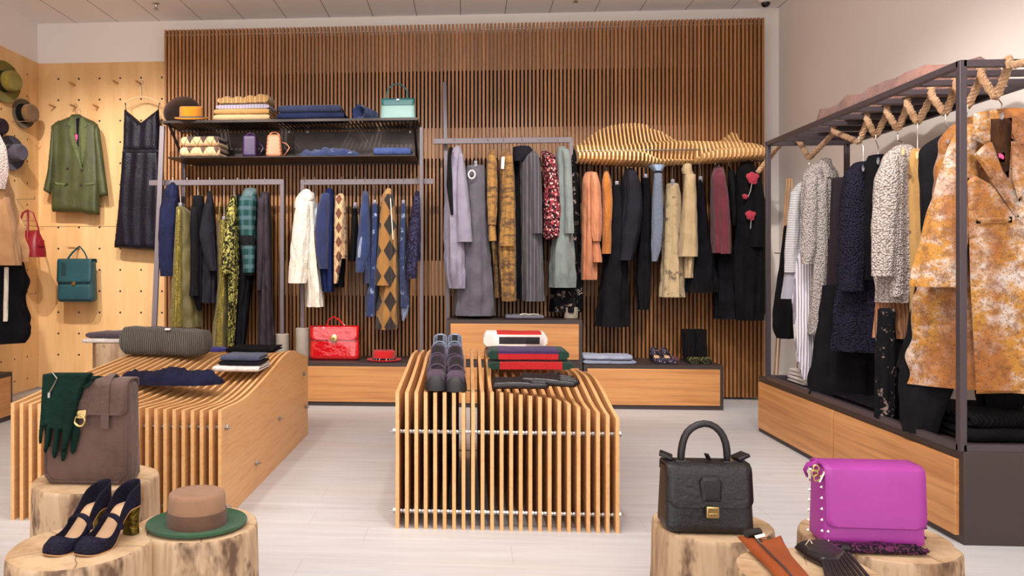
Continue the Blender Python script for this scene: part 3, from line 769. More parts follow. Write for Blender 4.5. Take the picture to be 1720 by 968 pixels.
G('tunic', 'charcoal tunic dress with angled sleeve beside long gold dress', 'dress', T4, [(105, 322, 340), (160, 308, 350), (300, 294, 362), (500, 286, 364), (702, 282, 362)], charcoal,
  extra=[('sleeve', [(170, 302, 342), (280, 282, 345), (350, 276, 352), (430, 295, 360), (532, 328, 366)], -.17, .05, charcoal)], hook=330, short='wire hanger holding the charcoal tunic', **g1)
G('evening_dress', 'long gold sequin dress with thin straps on left rail', 'dress', T4, [(262, 375, 440), (400, 372, 432), (600, 374, 424), (800, 355, 420), (935, 342, 420)], golds,
  extra=[('shoulder_strap', [(165, 380, 388), (262, 374, 384)], -.15, .012, golds), ('shoulder_strap', [(165, 405, 412), (262, 408, 416)], .05, .012, golds)], hook=407, kind='clip', short='clear clip hanger holding the long gold dress', b=.16, hd=RY, **g1)
G('coat', 'black coat dress with yellow brocade flowers', 'coat', T4, [(128, 448, 474), (200, 436, 482), (300, 426, 490), (540, 426, 490), (700, 428, 478), (928, 424, 462)], broc,
  extra=[('sleeve', [(132, 445, 466), (180, 424, 468), (300, 412, 472), (400, 402, 466), (500, 396, 452), (548, 398, 438)], -.17, .06, broc)], hook=481, short='wire hanger holding the yellow brocade coat', **g1)
G('trousers', 'long wide black trousers between brocade coat and teal jacket', 'trousers', T4, [(120, 474, 500), (200, 476, 540), (500, 470, 575), (700, 464, 545), (935, 458, 522)], black, Y=RY + .08, group=R1, b=.15)
G('jacket', 'teal tartan zip jacket with dark sleeve band', 'jacket', T4, [(95, 520, 585), (140, 492, 588), (220, 488, 590), (400, 500, 588), (545, 520, 575)], tealpl,
  extra=[('sleeve', [(135, 494, 568), (200, 484, 572), (340, 496, 572), (450, 510, 574), (542, 514, 572)], -.16, .07, tealpl), ('sleeve_band', [(342, 490, 576), (392, 500, 577)], -.165, .076, black, dict(b0=.07)), ('cuff', [(532, 512, 574), (556, 518, 570)], -.16, .06, black, dict(b0=.05)), ('collar', [(88, 522, 580), (120, 505, 586), (160, 490, 545)], -.08, .1, cloth('teal_leather', '4A6468', None, '3A5054', rough=.4))], hook=540, short='wire hanger holding the teal tartan jacket', **g1)
G('dress', 'long plum grey dress, last on left rail by the post', 'dress', T4, [(108, 608, 650), (150, 595, 655), (300, 592, 662), (500, 600, 662), (700, 600, 668), (935, 594, 682)], plum,
  extra=[('sleeve', [(140, 592, 628), (300, 586, 624), (500, 586, 616), (636, 586, 606)], -.17, .045, plum), ('sleeve', [(135, 632, 650), (250, 640, 660), (372, 640, 664)], -.1, .05, black)], hook=626, short='wire hanger holding the plum grey dress', **g1)
g2 = dict(Y=RY, group=R2, railpx=299, hgroup=hg('rail above the red briefcase'))
G('coat', 'cream knitted hooded coat, first on rail above red briefcase', 'coat', T5, [(100, 122, 168), (140, 110, 176), (300, 108, 182), (450, 122, 196), (560, 132, 208), (658, 130, 216)], cream,
  extra=[('sleeve', [(135, 84, 148), (250, 66, 152), (400, 54, 144), (500, 46, 134), (545, 43, 128)], -.17, .075, cream), ('hood', [(86, 115, 148), (105, 92, 168), (140, 74, 178), (165, 70, 130), (180, 72, 88)], -.1, .12, cream)], hook=118, short='wire hanger holding the cream hooded coat', **g2)
G('blouse', 'pale blue blouse sliver behind cream coat', 'blouse', T5, [(150, 165, 185), (260, 162, 190), (420, 168, 195)], cloth('pale_blue', 'B9C6D6'), hook=172, short='wire hanger behind the cream hood', **dict(g2, Y=RY + .06))
G('coat', 'navy denim coat with white lace patches', 'coat', T5, [(82, 228, 258), (120, 212, 270), (250, 202, 270), (400, 196, 268), (500, 202, 268), (585, 212, 266)], navylace,
  extra=[('sleeve', [(105, 205, 245), (180, 183, 246), (300, 173, 240), (420, 180, 240), (475, 195, 236)], -.17, .07, cloth('navy_denim', '1E2A5C', None, '172248')), ('collar', [(80, 232, 256), (105, 222, 264)], -.08, .08, navylace)], hook=240, short='wire hanger holding the navy lace coat', **g2)
G('cardigan', 'brown and cream argyle cardigan with short body', 'cardigan', T5, [(108, 286, 314), (150, 280, 324), (300, 280, 330), (425, 290, 330)], argy,
  extra=[('sleeve', [(115, 276, 318), (200, 268, 322), (300, 268, 316), (420, 266, 305), (546, 266, 284)], -.16, .06, argy)], hook=303, short='wire hanger holding the argyle cardigan', **g2)
G('skirt', 'black skirt hanging behind argyle cardigan', 'skirt', T5, [(420, 280, 325), (480, 278, 322), (565, 272, 314)], black, Y=RY + .1, group=R2, b=.12)
G('top', 'black sleeveless top on clear clip hanger', 'top', T5, [(172, 362, 380), (220, 352, 384), (340, 350, 388), (436, 340, 384)], black, hook=374, kind='clip', short='clear clip hanger holding the black top', b=.14, **g2)
G('jacket', 'blue denim jacket with frayed white sleeve mark', 'jacket', T5, [(95, 410, 432), (130, 402, 442), (300, 402, 450), (420, 410, 450), (545, 415, 448)], denim,
  extra=[('sleeve', [(108, 408, 432), (200, 394, 440), (300, 386, 446), (400, 378, 440), (492, 374, 414)], -.17, .06, denim), ('frayed_patch', [(320, 398, 408), (370, 384, 408), (420, 384, 396)], -.225, .012, cloth('white_fray', 'C8D2E4', None, '7A8CB8', bst=1.))], hook=418, short='wire hanger holding the blue denim jacket', **g2)
G('dungarees', 'long distressed blue denim trousers on clip hanger', 'trousers', T5, [(160, 452, 484), (300, 448, 488), (500, 436, 486), (620, 424, 482), (705, 422, 474)], denimd, hook=463, kind='clip', short='clear clip hanger holding long distressed denim', b=.16, **g2)
G('coat', 'camel and brown argyle hooded coat, longest on its rail', 'coat', T5, [(84, 520, 550), (150, 508, 566), (300, 508, 578), (550, 496, 584), (660, 480, 584), (766, 472, 580)], argy2,
  extra=[('sleeve', [(108, 510, 545), (200, 494, 552), (400, 480, 553), (500, 472, 552), (556, 470, 550)], -.17, .07, argy2), ('hood', [(82, 525, 548), (110, 505, 552), (150, 498, 545)], -.09, .09, cloth('camel_knit', 'B88A4E')), ('drawstring', [(130, 544, 547), (330, 556, 559)], -.25, .004, cream)], hook=532, short='wire hanger holding the argyle hooded coat', **g2)
G('jumpsuit', 'narrow distressed denim jumpsuit with frayed silver hem', 'jumpsuit', T5, [(160, 598, 620), (250, 590, 624), (450, 586, 630), (660, 592, 638)], denimd,
  extra=[('fringe', [(655, 596, 636), (700, 600, 632), (730, 602, 612)], -.1, .03, cloth('silver_fringe', 'A8B4CC', 'boucle', '4A5A86', s=200))], hook=610, kind='clip', short='clear clip hanger holding the denim jumpsuit', b=.15, **g2)
G('jacket', 'purple navy lace jacket, last on rail above red hat', 'jacket', T5, [(95, 666, 688), (150, 656, 692), (300, 650, 696), (435, 650, 694)], lace,
  extra=[('sleeve', [(118, 660, 690), (250, 638, 693), (400, 626, 682), (522, 626, 672)], -.17, .06, lace)], hook=677, short='wire hanger holding the purple lace jacket', **g2)
g3 = dict(Y=RY + .02, group=R3, railpx=231, hgroup=hg('middle rail'))
G('coat', 'long lilac grey open coat, first on middle rail', 'coat', T6, [(103, 112, 136), (140, 88, 150), (220, 74, 158), (440, 58, 160), (700, 62, 168), (780, 78, 166)], lilac,
  extra=[('sleeve', [(140, 128, 150), (200, 120, 160), (350, 118, 178), (480, 120, 190), (560, 122, 196)], -.17, .06, lilac), ('lapel', [(110, 82, 102), (150, 76, 92), (300, 72, 100), (430, 92, 104)], -.2, .012, black)], hook=108, short='wire hanger holding the lilac grey coat', **g3)
t = G('trousers', 'wide grey trousers with ring buckle belt', 'trousers', T6, [(200, 168, 254), (230, 160, 262), (400, 150, 266), (700, 125, 284), (910, 113, 298)], greyt, hook=197, kind='clip', short='wide clip hanger holding grey buckle trousers', b=.13, fold=.12, half=.16, **g3)
c = atY(725 + 192 / 2.847, 210 + 237 / 2.847, 6.15)
part('ring_buckle', MB().tube([c + Vector((math.cos(a * PI / 10) * .026, 0, math.sin(a * PI / 10) * .032)) for a in range(20)], .006, 8, closed=True), M('ivory_plastic', 'E2DAD0', .3), t)
G('blouse', 'ochre printed blouse with buttoned cuff', 'blouse', T6, [(118, 275, 300), (150, 268, 308), (300, 272, 312), (480, 276, 308)], snake,
  extra=[('sleeve', [(122, 273, 302), (180, 266, 312), (350, 264, 314), (480, 270, 308)], -.15, .06, snake), ('cuff', [(482, 272, 305), (555, 274, 311)], -.15, .05, snake, dict(b0=.05))], hook=268, short='wire hanger holding the ochre blouse', **g3)
G('dress', 'long dark ochre print dress between ochre blouse and ochre coat', 'dress', T6, [(560, 280, 320), (700, 292, 326), (825, 298, 330)], cloth('ochre_dark', '8A6436', 'snake', '4A3420', s=7), Y=RY + .15, group=R3, b=.12)
G('coat', 'long ochre printed coat with brown rust bands', 'coat', T6, [(122, 335, 368), (190, 322, 394), (350, 326, 398), (600, 322, 402), (840, 338, 402)], snake,
  extra=[('sleeve', [(150, 352, 388), (250, 345, 394), (400, 337, 398), (500, 330, 396), (580, 324, 394)], -.17, .06, snake), ('price_tag', [(155, 334, 350), (210, 332, 346)], -.22, .004, M('paper_tag', 'E8E0DA', .7))], hook=343, short='wire hanger holding the ochre coat', **g3)
G('dress', 'long black dress behind pinstripe coat on middle rail', 'dress', T6, [(110, 390, 425), (200, 384, 440), (500, 396, 440), (830, 404, 445)], black, Y=RY + .1, group=R3, b=.12)
G('coat', 'long grey pinstripe coat on middle rail', 'coat', T6, [(103, 408, 465), (150, 420, 512), (300, 425, 526), (520, 428, 526), (840, 440, 536)], pin,
  extra=[('sleeve', [(140, 462, 512), (200, 464, 520), (300, 468, 526), (400, 474, 528), (520, 480, 528)], -.17, .07, pin), ('collar', [(105, 395, 470), (140, 390, 500), (180, 388, 440)], -.1, .1, charcoal)], hook=432, short='wire hanger holding the pinstripe coat', **g3)
G('blouse', 'dark red floral blouse with ruffled cuff', 'blouse', T6, [(128, 524, 560), (160, 530, 596), (300, 535, 612), (500, 535, 612), (552, 540, 600)], redfl,
  extra=[('sleeve', [(150, 545, 592), (250, 540, 606), (400, 540, 616), (520, 538, 612), (540, 540, 606)], -.17, .07, redfl)], hook=514, short='wire hanger holding the red floral blouse', **g3)
G('blazer', 'pale grey green blazer beside black rose dress', 'blazer', T6, [(106, 604, 640), (160, 592, 662), (300, 590, 668), (515, 585, 672), (640, 570, 680), (776, 566, 688)], greyg,
  extra=[('sleeve', [(118, 622, 655), (180, 628, 668), (350, 632, 675), (520, 636, 680)], -.17, .055, greyg)], hook=602, short='wire hanger holding the grey green blazer', **g3)
G('dress', 'black dress with pale roses, last on middle rail', 'dress', T6, [(120, 660, 688), (160, 662, 702), (300, 665, 708), (500, 670, 712), (760, 580, 716), (892, 572, 716)], blackfl, hook=642, short='wire hanger holding the black rose dress', **dict(g3, Y=RY + .16))
g4 = dict(Y=RY, group=R4, railpx=272, hgroup=hg('rail under the timber canopy'))
G('blouse', 'long peach silk blouse with puffed sleeve', 'blouse', T7, [(280, 60, 100), (310, 46, 115), (500, 45, 115), (738, 44, 108)], peach,
  extra=[('sleeve', [(282, 84, 108), (330, 80, 122), (440, 82, 128), (540, 82, 128), (575, 92, 122)], -.17, .075, peach), ('cuff', [(575, 94, 118), (600, 90, 122), (664, 92, 130)], -.17, .05, peach, dict(b0=.045))], hook=77, short='wire hanger holding the peach blouse', **g4)
G('sweater', 'burnt orange velvet sweater beside peach blouse', 'sweater', T7, [(278, 140, 158), (320, 130, 170), (450, 130, 172), (626, 132, 168)], rustor,
  extra=[('sleeve', [(285, 138, 158), (330, 130, 170), (400, 136, 176), (500, 134, 170), (628, 132, 168)], -.16, .06, rustor)], hook=135, short='wire hanger holding the burnt orange sweater', **g4)
G('trousers', 'wide long black trousers beneath the charcoal blazer', 'trousers', T7, [(340, 172, 214), (450, 166, 226), (600, 150, 234), (800, 122, 238), (936, 108, 240)], black, hook=190, kind='clip', short='clear clip hanger holding wide black trousers', b=.15, fold=.12, **g4)
G('blazer', 'charcoal blazer with slanting sleeve under the canopy', 'blazer', T7, [(266, 232, 268), (310, 218, 284), (450, 206, 282), (640, 204, 262)], charcoal,
  extra=[('sleeve', [(275, 238, 275), (330, 235, 296), (430, 232, 302), (540, 218, 288), (656, 204, 260)], -.17, .07, charcoal)], hook=240, short='wire hanger holding the charcoal blazer', **g4)
G('trousers', 'narrow shiny black trousers on clip hanger', 'trousers', T7, [(310, 302, 330), (400, 298, 338), (600, 284, 338), (750, 274, 335), (864, 284, 330)], shiny, hook=312, kind='clip', short='clear clip hanger holding shiny black trousers', b=.14, **g4)
G('blouse', 'blue grey blouse with wide flared collar', 'blouse', T7, [(272, 352, 382), (330, 348, 388), (450, 350, 388), (600, 350, 382), (662, 345, 366)], bluegrey,
  extra=[('collar', [(252, 330, 398), (262, 340, 392), (278, 356, 384)], -.1, .1, cloth('pale_blue_collar', '9AB0CC'), dict(b0=.1)), ('sleeve', [(285, 355, 386), (400, 346, 390), (500, 345, 390), (600, 343, 382), (660, 344, 364)], -.16, .05, bluegrey)], hook=370, short='wire hanger holding the blue grey blouse', **g4)
G('trousers', 'long beige distressed trousers on clip hanger', 'trousers', T7, [(332, 408, 456), (380, 402, 466), (600, 392, 472), (812, 382, 476)], beiged, hook=438, kind='clip', short='clear clip hanger holding beige trousers', b=.13, fold=.12, **g4)
G('jacket', 'beige canvas jacket with stand collar', 'jacket', T7, [(260, 478, 508), (300, 480, 526), (500, 484, 532), (730, 480, 520)], beige,
  extra=[('sleeve', [(290, 488, 528), (400, 478, 532), (500, 472, 534), (640, 462, 536)], -.17, .065, beige), ('collar', [(246, 480, 512), (270, 470, 514), (290, 478, 516)], -.08, .08, beige, dict(b0=.07))], hook=490, short='wire hanger holding the beige jacket', **g4)
G('dress', 'black pleated dress between beige and burgundy jackets', 'dress', T7, [(320, 540, 562), (400, 532, 572), (560, 528, 585), (620, 505, 600), (792, 476, 614)], shiny, hook=548, kind='clip', short='clear clip hanger holding the black pleated dress', b=.14, fold=.12, **g4)
G('jacket', 'burgundy cropped jacket under the canopy', 'jacket', T7, [(258, 612, 648), (300, 600, 655), (400, 600, 668), (626, 604, 676)], burg,
  extra=[('sleeve', [(285, 628, 654), (400, 630, 670), (520, 636, 676), (628, 642, 678)], -.17, .055, burg)], hook=615, short='wire hanger holding the burgundy jacket', **g4)
G('trousers', 'long black trousers below burgundy jacket', 'trousers', T7, [(600, 622, 690), (700, 616, 700), (904, 614, 706)], black, Y=RY + .1, group=R4, b=.13)
G('blouse', 'slim black blouse between burgundy jacket and flower coat', 'blouse', T7, [(272, 672, 694), (320, 672, 702), (450, 682, 708), (512, 690, 704)], black, hook=672, short='wire hanger holding the slim black blouse', **g4)
t = G('coat', 'long black coat with pink red flowers, last under canopy', 'coat', T7, [(238, 725, 768), (290, 708, 798), (400, 706, 818), (700, 702, 822), (908, 706, 812)], black2,
  extra=[('sleeve', [(275, 770, 802), (400, 780, 822), (600, 768, 820)], -.17, .065, black2)], hook=745, short='wire hanger holding the flowered black coat', **g4)
def blossom(par, c, r, mat, seed, stem=None, nrm=Vector((0, -1, 0))):
    rnd = random.Random(seed); mb = MB()
    for k in range(11):
        a = k * 2.4; q = .25 + .75 * (k / 10); d = Vector((math.cos(a), 0, math.sin(a))) * r * q * .6
        ring = []
        for j in range(8):
            b = 2 * PI * j / 8; ring.append(c + d + Vector((math.cos(b) * r * .42, rnd.uniform(-.004, .004), math.sin(b) * r * .42)))
        top = [v + Vector((0, -.008 - .012 * (1 - q), 0)) for v in ring]; top = [(v - sum(top, Vector()) / 8) * .7 + sum(top, Vector()) / 8 for v in top]
        mb.loft([ring, top])
    part('flower', mb, mat, par)
    if stem: part('flower_stem', MB().tube(stem, .003, 5), M('silver_thread', 'A8A0A0', .4), par)
zt7 = lambda x, y, Y: atY(960 + x / 2.547, 180 + y / 2.547, Y)
blossom(t, zt7(775, 302, 6.06), .055, flower, 1, [zt7(772, 325, 6.06), zt7(765, 360, 6.065), zt7(755, 385, 6.07)])
blossom(t, zt7(742, 382, 6.1), .025, flower, 2)
blossom(t, zt7(766, 462, 6.07), .045, flower, 3, [zt7(768, 485, 6.06), zt7(766, 520, 6.07)])
# ================================================================== GARMENTS IN THE CAGE RACK
K1 = (0, 0, 1); TB = (1280, 400, 2.689)
GR = 'garments in the cage rack'
bclr = cloth('grey_white_boucle', 'C2B8B4', 'boucle', '857B76', s=110)
bclr2 = cloth('cream_boucle', 'CDC0BA', 'boucle', '8A7D76', s=105)
bnav = cloth('midnight_boucle', '2C283E', 'boucle', '0F0E16', s=120)
strh = cloth('grey_white_hoop_stripe', 'E4E0E0', 'stripe', '77767C', s=95, d=.5)
strv = cloth('lilac_pinstripe', 'E2DCE4', 'stripe', '8A8494', s=75, d=.38, axis='v')
camel = cloth('camel_argyle', 'B98E52', 'argyle', '7A5228', s=7, d=.4)
rustm = None
def rust_mat():
    t = NT('cloth_rust_print'); x, y, z = t.xyz()
    a = t.noise(4.6, 8, .85, stretch=(1, 1, 1.5)); b = t.noise(22, 5, .85); v = t.math('LESS_THAN', t.math('ADD', t.voro(75), t.math('MULTIPLY', b, .25)), .33); e = t.noise(2.3, 3, .6, stretch=(1.8, 1, .6))
    c = t.mix(t.ramp(a, [(.41, 0.), (.53, 1.)]), 'C9BEB6', 'B07A28'); c = t.mix(t.ramp(e, [(.48, 0.), (.6, .85)]), c, '94541A')
    c = t.mix(t.ramp(b, [(.47, 0.), (.6, .75)]), c, '6E4220'); c = t.mix(t.math('MULTIPLY', v, .7), c, '4A3428')
    t.base(c); t.bump(t.noise(14, 3, stretch=(1, 1, .25)), .3, .008); return t.p(.7, sheen=.1)
rustm = rust_mat()
furo = cloth('apricot_fur', 'D39A72', 'knit', 'B4764E', s=420, axis='v', rough=1)
def rg(**k): return dict(dict(group=GR, hgroup='hangers on the hemp rope', e=2.6, half=.19), **k)
# small second stand behind
t = thing('garment_stand', 'thin wooden easel stand behind the rack holding dark clothes', 'stand', (2.3, 5.75, 0))
for a, b in (((1296, 698), (1322, 300)), ((1302, 698), (1326, 300)), ((1342, 698), (1330, 300))):
    part('leg', MB().tube([atY(*a, 5.75), atY(*b, 5.78)], .006, 8), wood('stand', 'B98A5A', 'A0713F', '6A4526', 'z'), t)
part('peg', MB().tube([atY(1301, 425, 5.72), atY(1322, 427, 5.76)], .004, 8), bolt, t)
G('skirt', 'black garments hanging on easel stand behind the rack', 'skirt', K1, [(380, 1318, 1330), (440, 1312, 1332), (500, 1305, 1334), (550, 1301, 1332), (568, 1308, 1330)], black, Y=5.6, b=.08, kind='clip')
ctop = lambda px, py: None
G('sweater', 'white and grey hooped striped sweater at back of cage rack', 'sweater', K1, [(308, 1342, 1358), (322, 1332, 1364), (360, 1328, 1366), (420, 1328, 1364), (450, 1330, 1362)], strh, Y=5.12, b=.06, b0=.03,
  extra=[('sleeve', [(322, 1330, 1344), (361, 1325, 1342), (420, 1320, 1340), (458, 1319, 1338)], -.03, .05, strh), ('grey_hem', [(456, 1320, 1338), (502, 1314, 1332)], -.02, .035, cloth('slate_hem', '9A98A4'), dict(b0=.035))], **rg())
G('dress', 'lilac vertical pinstripe long dress at back of cage rack', 'dress', K1, [(420, 1345, 1362), (445, 1338, 1368), (500, 1335, 1368), (560, 1338, 1364), (600, 1341, 1366), (637, 1350, 1368)], strv, Y=5.05, b=.05, kind='clip', fold=.1, **rg())
G('coat', 'long pale grey boucle coat at back of cage rack', 'coat', K1, [(276, 1366, 1392), (292, 1354, 1402), (350, 1350, 1402), (450, 1368, 1402), (562, 1364, 1410)], bclr, Y=4.95, b=.08, b0=.05,
  extra=[('sleeve', [(300, 1354, 1372), (360, 1350, 1372), (420, 1347, 1370), (444, 1348, 1364)], -.07, .05, bclr), ('front_edge', [(300, 1374, 1388), (420, 1370, 1388), (560, 1363, 1382)], -.09, .03, bclr), ('collar', [(268, 1378, 1394), (300, 1368, 1400)], -.04, .06, bclr)], hook=1359, railpx=275, short='wire hanger holding the pale grey boucle coat', hd=5.0, **rg())
G('trousers', 'black trousers hung by clips in cage rack', 'trousers', K1, [(300, 1400, 1424), (400, 1398, 1426), (503, 1391, 1416)], cloth('aubergine_black', '2A2228'), Y=4.72, b=.04, kind='clip', **rg())
G('skirt', 'long full black skirt below the pale boucle coat', 'skirt', K1, [(480, 1386, 1420), (560, 1384, 1450), (620, 1380, 1462), (664, 1376, 1466)], black, Y=4.72, b=.09, kind='clip', fold=.14, nf=9, **rg())
G('coat', 'midnight blue boucle coat in middle of cage rack', 'coat', K1, [(274, 1438, 1462), (292, 1424, 1472), (360, 1418, 1474), (490, 1416, 1478), (590, 1410, 1482)], bnav, Y=4.5, b=.09, b0=.06,
  extra=[('sleeve', [(288, 1424, 1450), (360, 1416, 1450), (420, 1415, 1450), (489, 1415, 1446)], -.09, .06, bnav)], hook=1443, railpx=232, short='wire hanger holding the midnight boucle coat', hd=4.55, **rg())
G('cardigan', 'black wool cardigan tucked behind the cream boucle cardigan', 'cardigan', K1, [(262, 1462, 1488), (280, 1456, 1496), (400, 1455, 1490), (470, 1458, 1486)], black2, Y=4.36, b=.06, b0=.04, hook=1471, railpx=229, short='wire hanger holding the black wool cardigan', **rg())
G('cardigan', 'cream boucle cardigan in front half of cage rack', 'cardigan', K1, [(246, 1506, 1528), (262, 1490, 1540), (300, 1484, 1542), (400, 1482, 1538), (460, 1480, 1534), (508, 1482, 1532)], bclr2, Y=4.05, b=.08, b0=.05,
  extra=[('sleeve', [(262, 1488, 1506), (300, 1474, 1508), (380, 1469, 1504), (464, 1469, 1500)], -.08, .055, bclr2), ('front_edge', [(270, 1500, 1516), (400, 1500, 1514), (498, 1498, 1514)], -.09, .03, bclr2)], hook=1508, railpx=229, short='wooden hanger holding the cream boucle cardigan', hd=4.15, **rg(hm=palewood))
G('skirt', 'apricot fur trimmed skirt under cream boucle cardigan', 'skirt', K1, [(480, 1484, 1532), (520, 1482, 1534), (568, 1480, 1534)], furo, Y=4.1, b=.06, kind='clip', fold=.2, nf=15, **rg())
G('trousers', 'black trousers with pale roses below fur trimmed skirt', 'trousers', K1, [(520, 1478, 1500), (600, 1474, 1500), (702, 1474, 1498)], blackfl, Y=4.0, b=.05, kind='clip', **rg())
G('dress', 'long plain black dress below fur trimmed skirt', 'dress', K1, [(540, 1502, 1532), (620, 1500, 1530), (700, 1498, 1528)], black, Y=4.1, b=.05, kind='clip', **rg())
G('sweater', 'camel sweater with diamond pattern in cage rack', 'sweater', K1, [(252, 1532, 1550), (275, 1528, 1558), (400, 1530, 1560), (540, 1534, 1560)], camel, Y=3.98, b=.06, b0=.03, hook=1541, railpx=210, short='pale wooden hanger holding the camel sweater', **rg(hm=palewood))
G('coat', 'long black coat beside the rust printed coat', 'coat', K1, [(226, 1585, 1600), (240, 1562, 1602), (252, 1553, 1602), (400, 1560, 1606), (520, 1545, 1604), (622, 1525, 1602)], black, Y=3.74, b=.05, b0=.03, flare=.4,
  extra=[('hem_panel', [(560, 1540, 1600), (640, 1524, 1590), (700, 1522, 1572), (726, 1526, 1566)], -.03, .06, black)], hook=1588, railpx=196, short='wire hanger holding the long black coat', **rg())
# rust printed coats
G('coat', 'rust printed coat mostly hidden behind the front post', 'coat', K1, [(228, 1602, 1640), (245, 1592, 1650), (300, 1590, 1650), (480, 1586, 1640)], rustm, Y=3.62, b=.05, b0=.03, hook=1625, railpx=179, short='wire hanger just behind the front post', **rg())
def S(px, c): return px * (-c[0] * ST + c[1] * CT) / FPX
def pz(pts, Y, off=0.): return [atY(x, y, Y) for x, y in pts]
def panel(mb, poly, Y, T, er=.02, step=.012, amp=0, seed=0, back=.6):
    """soft pillowy panel whose outline is read off the wall, at depth Y, bulging towards the room"""
    P = [atY(x, y, Y) for x, y in poly]
    return puff(mb, [(p.x, p.z) for p in P], lambda u, v, t: Vector((u, Y - t, v)), T, er, step, amp, seed, back)
# front rust coat
t = G('coat', 'large rust and white printed coat at front of cage rack', 'coat', K1, [(186, 1660, 1706), (200, 1628, 1730), (230, 1610, 1745), (300, 1606, 1750), (400, 1598, 1752), (500, 1580, 1756), (655, 1574, 1764)], rustm, Y=3.54, b=.065, b0=.04, fold=.05, nf=6,
  extra=[('sleeve', [(212, 1616, 1636), (240, 1602, 1634), (290, 1588, 1632), (380, 1564, 1618), (440, 1550, 1608), (482, 1540, 1598)], -.01, .05, rustm, dict(e=2.6)), ('sleeve', [(212, 1722, 1742), (260, 1735, 1765), (380, 1745, 1785), (470, 1755, 1800)], -.02, .06, rustm)], hook=1673, railpx=153, short='wire hanger at front holding the large rust printed coat', **rg())
YF_ = 3.285
for nm, poly, T in (('collar', [(1636, 190), (1662, 186), (1664, 238), (1655, 244), (1632, 232)], .012), ('collar', [(1700, 196), (1722, 205), (1738, 240), (1712, 250), (1700, 222)], .012),
                    ('lapel', [(1636, 260), (1664, 232), (1700, 330), (1712, 366), (1704, 362), (1666, 305)], .012), ('lapel', [(1698, 232), (1722, 246), (1745, 262), (1730, 300), (1712, 340), (1700, 300)], .012),
                    ('front_panel', [(1625, 300), (1640, 296), (1668, 312), (1706, 362), (1712, 470), (1714, 660), (1640, 662), (1630, 480)], .014)):
    mb = MB(); panel(mb, poly, YF_ + (.0 if nm != 'front_panel' else .02), T, .012); part(nm, mb, rustm, t)
mb = MB(); panel(mb, [(1664, 200), (1700, 198), (1700, 240), (1694, 300), (1680, 275), (1664, 232)], YF_ + .03, .006, .02); part('lining', mb, cloth('rust_lining', '3A2418', None, '5A3A22'), t)
mb = MB(); panel(mb, [(1677, 258), (1688, 256), (1688, 272), (1679, 272)], YF_ + .012, .003, .004); part('price_tag', mb, M('pink_tag', 'D84A86', .6), t)
mb = MB(); panel(mb, [(1640, 366), (1700, 364), (1700, 374), (1640, 376)], YF_ - .004, .005, .004); part('pocket_flap', mb, rustm, t)
# dark scarf under the rust coat and folded piles on the platform
G('scarf', 'black knitted garment hanging below the large rust coat', 'scarf', K1, [(648, 1650, 1706), (680, 1655, 1700), (705, 1664, 1690)], black2, Y=3.6, b=.05, kind='clip', fold=.25, nf=9)
zb = bz + .002
def onp(px, py): c = atZ(px, py, zb); return (c.x, c.y, zb)
whitek = cloth('white_knit_fold', 'E4DCD6', None, 'CFC4BE', bs=120, bst=.5)
folded('folded_shirt', 'white folded shirt at the bottom of small pile on rack platform', 'shirt', (2.19, 5.02, zb), .26, .26, .04, 2, whitek, seed=1, group='folded shirts on the platform')
folded('folded_shirt', 'white folded shirt on top of small pile on rack platform', 'shirt', (2.2, 5.03, zb + .042), .25, .24, .045, 2, cloth('white_striped_fold', 'E8E0DC', 'stripe', 'B8B0B4', s=60, d=.2, axis='y'), rz=.12, seed=2, amp=.006, group='folded shirts on the platform')
darkf = cloth('dark_shiny_fold', '18151C', 'blotch', '3A2A4A', s=8, d=.6, rough=.5)
folded('folded_scarf', 'dark purple folded scarf on platform behind floral trousers', 'scarf', (2.2, 4.22, zb), .34, .5, .035, 2, darkf, seed=3, amp=.008)
folded('folded_jumper', 'black folded jumper at bottom of pile beneath rust coat', 'sweater', (2.28, 3.58, zb), .4, .42, .05, 2, black2, seed=4, amp=.008)
folded('folded_jumper', 'black folded jumper on top of pile beneath rust coat', 'sweater', (2.28, 3.6, zb + .052), .38, .38, .06, 2, cloth('black_rib', '1B181E', 'knit', '100E12', s=300, axis='y'), seed=5, amp=.01, rz=.1)
# ================================================================== PLYWOOD WALL DISPLAYS
pegm = wood('peg', 'C79A66', 'B98650', '7A5230', 'y')
for i, (x, y) in enumerate([(129, 143), (201, 140), (96, 180), (168, 180)]):
    a = atY(x - 3, y, YB - .02); solo('wall_peg', MB().tube([a, a + Vector((0, -.11, .0))], .009, 10), pegm, ['wooden peg on plywood wall above the olive blazer', 'wooden peg on plywood wall left of black dress hanger', 'wooden peg on plywood wall at left of blazer hook', 'wooden peg on plywood wall at right of blazer hook'][i], 'peg', a, 'wooden wall pegs', auto=60)
def wallpeg(x, y, lab):
    a = atY(x - 2, y, YB - .02); solo('wall_peg', MB().tube([a, a + Vector((0, -.12, 0))], .009, 10), pegm, lab, 'peg', a, 'wooden wall pegs', auto=60)
wallpeg(130, 180, 'wooden peg carrying the olive blazer hanger'); wallpeg(239, 141, 'wooden peg carrying the black dress hanger')
